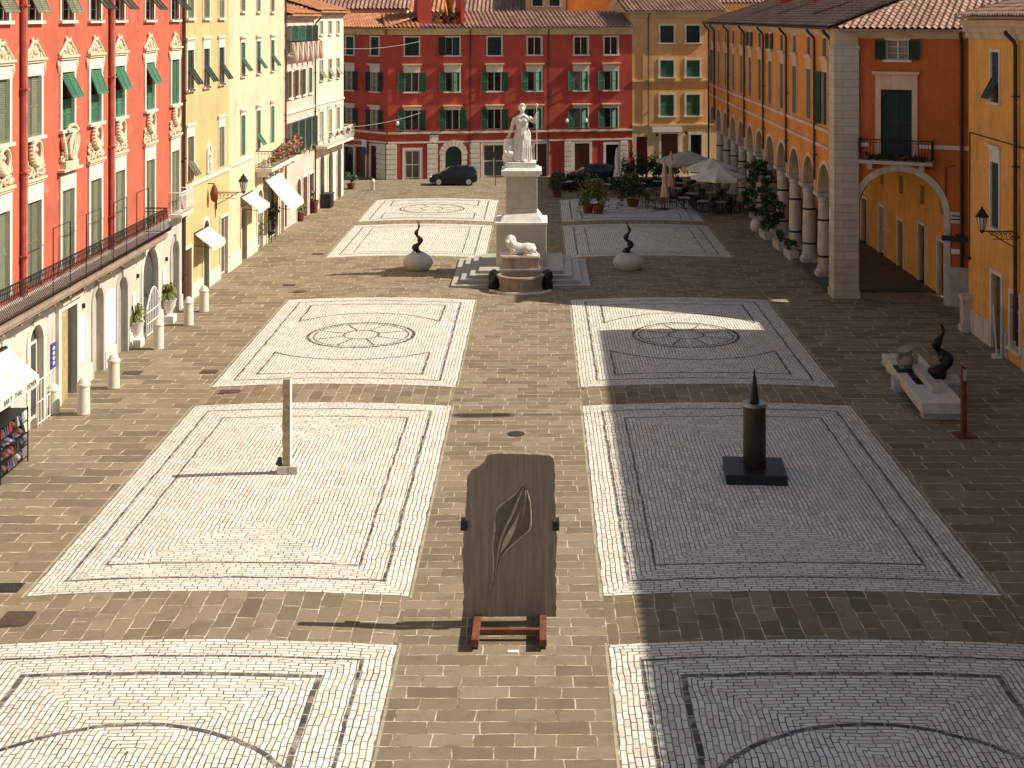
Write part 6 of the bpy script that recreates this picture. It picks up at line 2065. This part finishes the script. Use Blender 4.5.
# ------------------------------------------------------------------ wall lanterns
def lantern(root_pos, ang, reach, z, lab):
    r = empty('wall_lantern', root_pos, ang, lab, 'street lamp')
    b = MB(); b.tube([(0, 0, z - .12), (0, -reach, z - .12)], .025, 6)
    n = 5
    for k in range(n):
        yy = -.12 - (reach - .4) * k / n
        pts = [(0, yy - .13*cos(2*PI*q/12), z - .3 + .13*sin(2*PI*q/12)) for q in range(11)]
        b.tube(pts, .014, 5)
    b.tube([(0, 0, z - .75), (0, -reach*.35, z - .5), (0, -reach*.8, z - .15)], .02, 6); b.box(-.06, .06, -.04, .005, z - .95, z + .1)
    b.build('bracket', M['iron'], r)
    b = MB(); b.lathe([(.05, z - .1), (.1, z - .06), (.2, z + .4), (.21, z + .41)], 8, 0, -reach); b.build('glass', m_simple('lantern_glass', (.55, .52, .46), .2, var=.1) if 'lantern_glass' not in bpy.data.materials else bpy.data.materials['lantern_glass'], r)
    b = MB(); b.lathe([(.25, z + .41), (.26, z + .44), (.14, z + .58), (.12, z + .66), (.05, z + .7), (.03, z + .8)], 8, 0, -reach)
    for k in range(8):
        a = 2*PI*k/8; b.tube([(.1*cos(a), -reach + .1*sin(a), z - .06), (.205*cos(a), -reach + .205*sin(a), z + .41)], .012, 4)
    b.lathe([(.02, z - .2), (.08, z - .14), (.11, z - .06)], 8, 0, -reach)
    b.build('lamp_hood', M['iron'], r)
    return r
x = FO.u(216); lantern((FO.P0.x + FO.d.x*x, FO.P0.y + FO.d.y*x, 0), FO.a, 1.35, 4.5, 'iron wall lantern on a scrolled bracket over the sunny ochre house front')
x = FN.uy(54.2) - 1.0; xl = FN.uy(50.3)
lantern((FN.P0.x + FN.d.x*xl, FN.P0.y + FN.d.y*xl, 0), FN.a, 1.25, 5.1, 'black wall lantern on a scrolled bracket on the shaded amber orange house')

# ------------------------------------------------------------------ cars
def car(x, y, rz, L, body_mat, lab, van=False):
    r = empty('parked_car', (x, y, 0), rz, lab, 'car')
    k = L / 3.7
    sec = [(-1.85, .3, .55, .72, .62), (-1.75, .22, .7, .74, .72), (-1.2, .2, .86, .8, .8), (-.85, .2, .95, .82, .82), (0, .2, 1.0, .83, .83), (1.0, .2, 1.04, .83, .83), (1.6, .22, 1.05, .8, .78), (1.82, .3, .95, .74, .7), (1.86, .4, .6, .7, .66)]
    b = MB(); vs = []; fs = []
    for (xx, z0, z1, w0, w1) in sec:
        zm = (z0 + z1)/2
        for (yy, zz) in ((-w0*.92, z0), (-w0, z0 + .12), (-w0 - .03, zm), (-w1, z1 - .06), (-w1 + .1, z1), (w1 - .1, z1), (w1, z1 - .06), (w0 + .03, zm), (w0, z0 + .12), (w0*.92, z0)):
            vs.append((xx*k, yy, zz))
    n = len(sec); m = 10
    for i in range(n-1):
        for q in range(m):
            q2 = (q+1) % m
            fs.append((i*m+q, (i+1)*m+q, (i+1)*m+q2, i*m+q2))
    fs.append(tuple(range(m))); fs.append(tuple((n-1)*m + q for q in range(m-1, -1, -1)))
    b.add(vs, fs); b.build('body', body_mat, r, smooth=True, angle=50)
    gh = [(-.95, .93, .93, .76, .76), (-.25, .98, 1.42, .77, .58), (.3, .98, 1.5, .77, .6), (1.0, 1.0, 1.47, .76, .6), (1.6, 1.02, 1.36, .74, .58), (1.78, 1.0, 1.04, .68, .66)]
    b = MB(); vs = []; fs = []
    for (xx, z0, z1, w0, w1) in gh:
        for (yy, zz) in ((-w0, z0), (-w1, z1 - .03), (-w1 + .12, z1), (w1 - .12, z1), (w1, z1 - .03), (w0, z0)):
            vs.append((xx*k, yy, zz))
    n = len(gh); m = 6
    for i in range(n-1):
        for q in range(m):
            q2 = (q+1) % m
            fs.append((i*m+q, (i+1)*m+q, (i+1)*m+q2, i*m+q2))
    fs.append(tuple(range(m))); fs.append(tuple((n-1)*m + q for q in range(m-1, -1, -1)))
    b.add(vs, fs); b.build('cabin', body_mat, r, smooth=True, angle=35)
    for s in (-1, 1):
        b = MB()
        for (xa, xb) in ((-.68, -.02), (.06, .82), (.9, 1.5)):
            z0 = 1.02; z1a = min(1.36, 1.0 + (xa + .95)*.62) if xa < 0 else 1.38
            z1b = 1.39 if xb < 1 else 1.3
            wy = lambda z: s * (.77 - .19*(z - .98)/.48 + .006)
            q = [(xa*k, wy(z0), z0), (xb*k, wy(z0), z0), (xb*k, wy(z1b), z1b), (xa*k, wy(z1a), z1a)]
            b.quad(*(q if s < 0 else q[::-1]))
        b.build('side_window', M['glass'], r)
        for xx in (-1.12, 1.2):
            b = MB(); b.M = Matrix.Translation((xx*k, s*.76, .3)) @ Matrix.Rotation(PI/2, 4, 'X'); b.lathe([(.2, -.1), (.29, -.1), (.3, -.06), (.3, .06), (.29, .1), (.2, .1)], 20); w0 = b.build('wheel', M['black'], r, smooth=True)
            b = MB(); b.M = Matrix.Translation((xx*k, s*.76, .3)) @ Matrix.Rotation(PI/2, 4, 'X'); b.lathe([(.2, -.105), (.19, -.108), (.06, -.11), (.06, .11), (.19, .108), (.2, .105)], 12); b.build('rim', m_hub, w0)
        b = MB(); b.ball((-1.72*k, s*.56, .66), (.12, .16, .08), 8, 5); b.build('headlight', M['white_paint'], r, smooth=True)
        b = MB(); b.ball((1.8*k, s*.62, .85), (.07, .1, .14), 8, 5); b.build('tail_light', m_tail, r, smooth=True)
    b = MB(); b.quad((-.93*k, -.66, .97), (-.93*k, .66, .97), (-.3*k, .52, 1.385), (-.3*k, -.52, 1.385)); 
    b.M = Matrix.Translation((-.03, 0, .012)); b.build('windscreen', M['glass'], r)
    return r
m_hub = m_simple('silver_hubcap', (.6, .6, .6), .35, .4, var=.1)
m_tail = m_simple('red_tail_light', (.3, .01, .01), .3)
M['navy'] = m_simple('dark_navy_car_paint', (.012, .016, .032), .22, .2, var=.1)
M['teal'] = m_simple('dark_teal_car_paint', (.012, .03, .045), .25, .2, var=.1)
x, y = gp(453.5, 184.5); car(x, y, R(2), 3.65, M['navy'], 'dark navy hatchback parked before the arched green door of the deep red building')
car(4.0, 105.2, R(4), 3.9, M['teal'], 'dark teal car half hidden behind the café plants')

# ------------------------------------------------------------------ café terrace
def parasol(x, y, r, ze, zt, mat, lab, sq=False, rz=0.0):
    o = empty('parasol', (x, y, gz(x, y) + .004), rz, lab, 'parasol')
    b = MB(); b.tube([(0, 0, 0), (0, 0, zt)], .03, 8); b.lathe([(.35, 0), (.35, .06), (.08, .1)], 14); b.build('pole', M['dark_metal'], o)
    n = 4 if sq else 8
    b = MB(); vs = []; fs = []
    a0 = PI/4 if sq else PI/8
    rim = [(r*cos(a0 + 2*PI*k/n), r*sin(a0 + 2*PI*k/n)) for k in range(n)]
    m = 6
    pts = []
    for k in range(n):
        (xa, ya), (xb, yb) = rim[k], rim[(k+1) % n]
        for q in range(m):
            f = q/m; sag = 1 - .1*sin(PI*f)*(1 if not sq else .3)
            pts.append(((xa + (xb-xa)*f)*sag, (ya + (yb-ya)*f)*sag, .0))
    N = len(pts)
    for z_, sc_ in ((zt, .02), (zt - (zt-ze)*.32, .33), (zt - (zt-ze)*.66, .68), (ze, 1.0), (ze - .2, 1.005)):
        for p in pts: vs.append((p[0]*sc_, p[1]*sc_, z_))
    for i in range(4):
        for k in range(N):
            k2 = (k+1) % N; fs.append((i*N+k, (i+1)*N+k, (i+1)*N+k2, i*N+k2))
    b.add(vs, fs); c = b.build('canopy', mat, o)
    so_ = c.modifiers.new('cloth', 'SOLIDIFY'); so_.thickness = .02
    b = MB()
    for k in range(n): b.tube([(0, 0, zt - .08), (rim[k][0]*.98, rim[k][1]*.98, ze - .03)], .012, 4)
    b.build('rib', M['dark_metal'], o)
    return o
def px_at(px, Y): return (px - CX) * Y / F
parasol(px_at(719, 89), 89.0, 1.85, 2.4, 3.05, M['canvas'], 'off white eight sided parasol nearest the camera on the café terrace', rz=R(8))
parasol(px_at(712, 92.4), 92.4, 1.75, 2.6, 3.25, M['canvas'], 'off white parasol tucked right behind the nearest café parasol', rz=R(3))
parasol(px_at(688, 97.5), 97.5, 2.6, 2.5, 3.3, M['canvas_grey'], 'large grey square parasol at the back of the café terrace', True, R(12))
def closed_parasol(x, y, h, mat, lab):
    o = empty('closed_parasol', (x, y, gz(x, y) + .004), 0, lab, 'parasol')
    b = MB(); b.tube([(0, 0, 0), (0, 0, h + .1)], .03, 8); b.lathe([(.32, 0), (.32, .06), (.08, .1)], 14); b.build('pole', M['dark_metal'], o)
    b = MB(); loft(b, [(0, 0, .75, .24, .24, .22, 0), (.02, 0, 1.0, .27, .27, .2, .4), (0, 0, 1.5, .2, .2, .16, .9), (0, 0, 1.7, .15, .15, .1, 1), (0, 0, 2.2, .18, .18, .14, 1.4), (0, 0, h - .2, .1, .1, .06, 2), (0, 0, h, .03, .03, 0, 0)], 36); b.build('canopy', mat, o, smooth=True)
closed_parasol(px_at(664.5, 90.2), 90.2, 3.3, M['canvas_pink'], 'tall folded dusty pink parasol beside the wooden café tables')
closed_parasol(px_at(671, 96.5), 96.5, 3.3, M['canvas_pink'], 'folded parasol just behind the dusty pink one, under the grey square parasol')
closed_parasol(px_at(617, 100.5), 100.5, 3.2, M['canvas'], 'folded pale parasol in front of the last doorway of the deep red building')
# chairs and tables
def chair_proto(mat, seatmat):
    r = empty('cafe_chair', (0, 0, 0), 0)
    b = MB(); b.box(-.2, .2, -.2, .2, .43, .47); b.build('seat', seatmat, r)
    b = MB(); b.box(-.2, .2, .17, .2, .62, .86); b.box(-.2, -.17, .17, .2, .47, .62); b.box(.17, .2, .17, .2, .47, .62); b.build('backrest', seatmat, r)
    for sx3 in (-.19, .16):
        for sy3 in (-.19, .16):
            b = MB(); b.box(sx3, sx3 + .03, sy3, sy3 + .03, 0, .43); b.build('leg', mat, r)
    return r
def table_proto(mat, topmat, w_=.36):
    r = empty('cafe_table', (0, 0, 0), 0)
    b = MB(); b.box(-w_, w_, -w_, w_, .72, .75); b.build('tabletop', topmat, r)
    b = MB(); b.lathe([(.24, 0), (.24, .03), (.035, .06), (.035, .72)], 12); b.build('leg', mat, r)
    return r
M['grey_top'] = m_simple('grey_table_top', (.4, .38, .35), .5, var=.2)
M['cafe_wood'] = m_simple('brown_cafe_wood', (.2, .1, .06), .6, var=.4)
protos = [(table_proto(M['iron'], M['grey_top']), chair_proto(M['iron'], M['black'])), (table_proto(M['iron'], M['cafe_wood'], .4), chair_proto(M['wood'], M['cafe_wood']))]
first = [True, True]
TB = [(655, 210, 1, 'the folded pink parasol'), (661, 203.5, 1, 'the folded pink parasol, second row'), (703, 212, 0, 'the left edge of the nearest parasol'), (722, 213, 0, 'the middle of the nearest parasol'),
      (740, 212, 0, 'the right edge of the nearest parasol'), (692, 204, 0, 'the shrub and the parasols'), (712, 203, 0, 'the pole of the nearest parasol'), (731, 203, 0, 'the columns, second row'),
      (606, 196, 0, 'the yellow green pot plants'), (571, 192, 0, 'the left end of the terrace'), (588, 191, 0, 'the dark teal car'), (640, 195, 0, 'the round dark shrub'), (658, 192, 0, 'the back of the terrace'), (680, 193, 0, 'the grey square parasol'), (700, 193, 0, 'the grey square parasol pole'),
      (620, 192, 0, 'the folded pale parasol'), (630, 197, 0, 'the round shrub, behind it'), (648, 201, 0, 'the right side of the round dark shrub'), (676, 199, 0, 'the folded parasols and the grey one'), (684, 209, 0, 'the gap between pink and off white parasols'), (596, 189, 0, 'the flowering planter hedge, right of it'), (612, 190, 0, 'the pale folded parasol and the teal car')]
rr = random.Random(31)
used = {}
for i, (px, py, kind, where) in enumerate(TB):
    x, y = gp(px, py)
    tp, cp = protos[kind]
    tname = ['small grey topped café table', 'brown wooden café table'][kind]
    t0 = tp if first[kind] else copy_tree(tp)
    t0.location = (x, y, gz(x, y) + .005); t0.rotation_euler = (0, 0, rr.uniform(-.3, .3))
    tag(t0, '%s by %s' % (tname, where), 'table', 'café tables on the terrace')
    for q in range(3 if i % 3 else 4):
        c = cp if first[kind] else copy_tree(cp)
        first[kind] = False
        a = 2*PI*q/4 + rr.uniform(-.25, .25) + .4
        d = .72 + rr.uniform(0, .12)
        cx3, cy3 = x + d*cos(a), y + d*sin(a)
        c.location = (cx3, cy3, gz(cx3, cy3) + .005); c.rotation_euler = (0, 0, a - PI/2)
        lab = ['black slatted café chair', 'brown wooden café chair'][kind] + ' at the table by ' + where
        tag(c, lab, 'chair', '%s chairs round the table by %s' % (['black', 'brown'][kind], where))
# low dark planter hedge closing the terrace at the back
hg = empty('planter_hedge', (px_at(652, 103), 103, 0), R(4), 'long dark green hedge in a trough at the back of the café terrace', 'hedge')
b = MB(); b.box(-2.3, 2.3, -.3, .3, 0, .6); b.build('trough', M['black'], hg)
b = MB(); rr = random.Random(41)
for k in range(14): leaves(b, (-2.1 + .32*k, 0, 1.5), (.35, .32, .9), 170, .17, rr=rr)
b.build('foliage', M['leaf'], hg)
hg = empty('planter_hedge', (px_at(571, 101), 101, 0), R(2), 'low flowering planter hedge at the left end of the café terrace', 'hedge')
b = MB(); b.box(-1.4, 1.4, -.25, .25, 0, .5); b.build('trough', M['black'], hg)
b = MB(); rr = random.Random(43)
for k in range(9): leaves(b, (-1.2 + .3*k, 0, .95), (.3, .28, .45), 80, .16, rr=rr)
b.build('foliage', M['leaf'], hg)
b = MB()
for k in range(9): leaves(b, (-1.2 + .3*k, -.15, 1.25), (.25, .2, .2), 7, .11, rr=rr)
b.build('flowers', M['flower'], hg)
# climbers and planters along the columns
def climber(k, h, lab, seed, low=0.0):
    Y = PY[k]
    o = empty('climbing_plant', (AX + .1, Y + .1, .12), 0, lab, 'climbing plant', 'climbing plants round the arcade columns')
    b = MB(); b.box(-.45, .45, -.45, .2, -.12, .5); b.build('planter_box', M['marble_dirty'], o)
    b = MB(); rr = random.Random(seed); b.tube([(-.3, -.3, .4), (-.35, -.3, h*.5), (-.25, -.3, h)], .03, 6); b.build('stem', M['wood'], o)
    b = MB()
    nn = int(h / .4)
    for q in range(nn):
        z = .6 + low + (h - low)*q/nn
        leaves(b, (-.3 + rr.uniform(-.3, .3), -.3 + rr.uniform(-.5, .5), z), (.42, .6, .34), 85, .2, rr=rr)
    b.build('foliage', M['leaf'], o)
climber(6, 3.3, 'tall dark climber round the farthest planted column', 51); climber(7, 3.7, 'densest dark climber, on the middle one of the planted columns', 52); climber(8, 2.3, 'shorter dark climber on the planted column nearest the camera', 53)
for k, (px, py) in enumerate(((763, 238), (777, 248.5), (788, 258))):
    x, y = gp(px, py)
    o = empty('flower_trough', (x + .15, y, 0), R(92), ['stone flower trough with a pale round pot, farthest in the row by the columns', 'stone flower trough in the middle of the row by the columns', 'stone flower trough nearest the camera in the row by the columns'][k], 'planter', 'stone flower troughs before the arcade')
    b = MB(); b.frustum(-.8, .8, -.22, .22, 0, .45, -.05); bevel(b.build('trough', M['marble_dirty'], o), .02)
    b = MB(); rr = random.Random(60 + k); leaves(b, (0, 0, .7), (.65, .22, .3), 150, .15, rr=rr); b.build('foliage', M['leaf'], o)
x, y = gp(761, 231)
b = MB(); b.lathe([(.22, 0), (.3, .1), (.36, .35), (.3, .6), (.22, .66), (.24, .72), (.18, .72)], 18)
tag(b.build('stone_urn', M['bollard'], None, (x - .3, y, 0), smooth=True), 'small yellowish round stone urn at the end of the flower troughs', 'urn')
# thin wires across the corner of the far building
for (a_, c_, lab) in (((-14.6, 96.5, 10.7), (-9.5, 107.35, 11.0), 'upper thin cable from the cream white house to the deep red building'), ((-14.4, 97.0, 5.0), (-9.5, 107.35, 5.3), 'lower thin cable from the cream white house to the deep red building')):
    b = MB(); A, C = Vector(a_), Vector(c_)
    pts = [tuple(A + (C - A)*t_ + Vector((0, 0, -.25*4*t_*(1-t_)))) for t_ in [q/12 for q in range(13)]]
    b.tube(pts, .014, 4); tag(b.build('overhead_cable', M['marble_grey']), lab, 'cable')
# no-parking style pole seen in front of the shop window
x, y = gp(495.5, 186)
o = empty('sign_post', (x, y, 0), 0, 'thin grey sign post before the wide shop window of the deep red building', 'sign post')
b = MB(); b.tube([(0, 0, 0), (0, 0, 2.6)], .03, 8); b.build('pole', M['dark_metal'], o)
b = MB(); b.M = Matrix.Translation((0, -.04, 2.4)) @ Matrix.Rotation(PI/2, 4, 'X'); b.lathe([(.02, -.012), (.28, -.01), (.28, .01), (.02, .012)], 20); b.build('sign_back', M['dark_metal'], o)
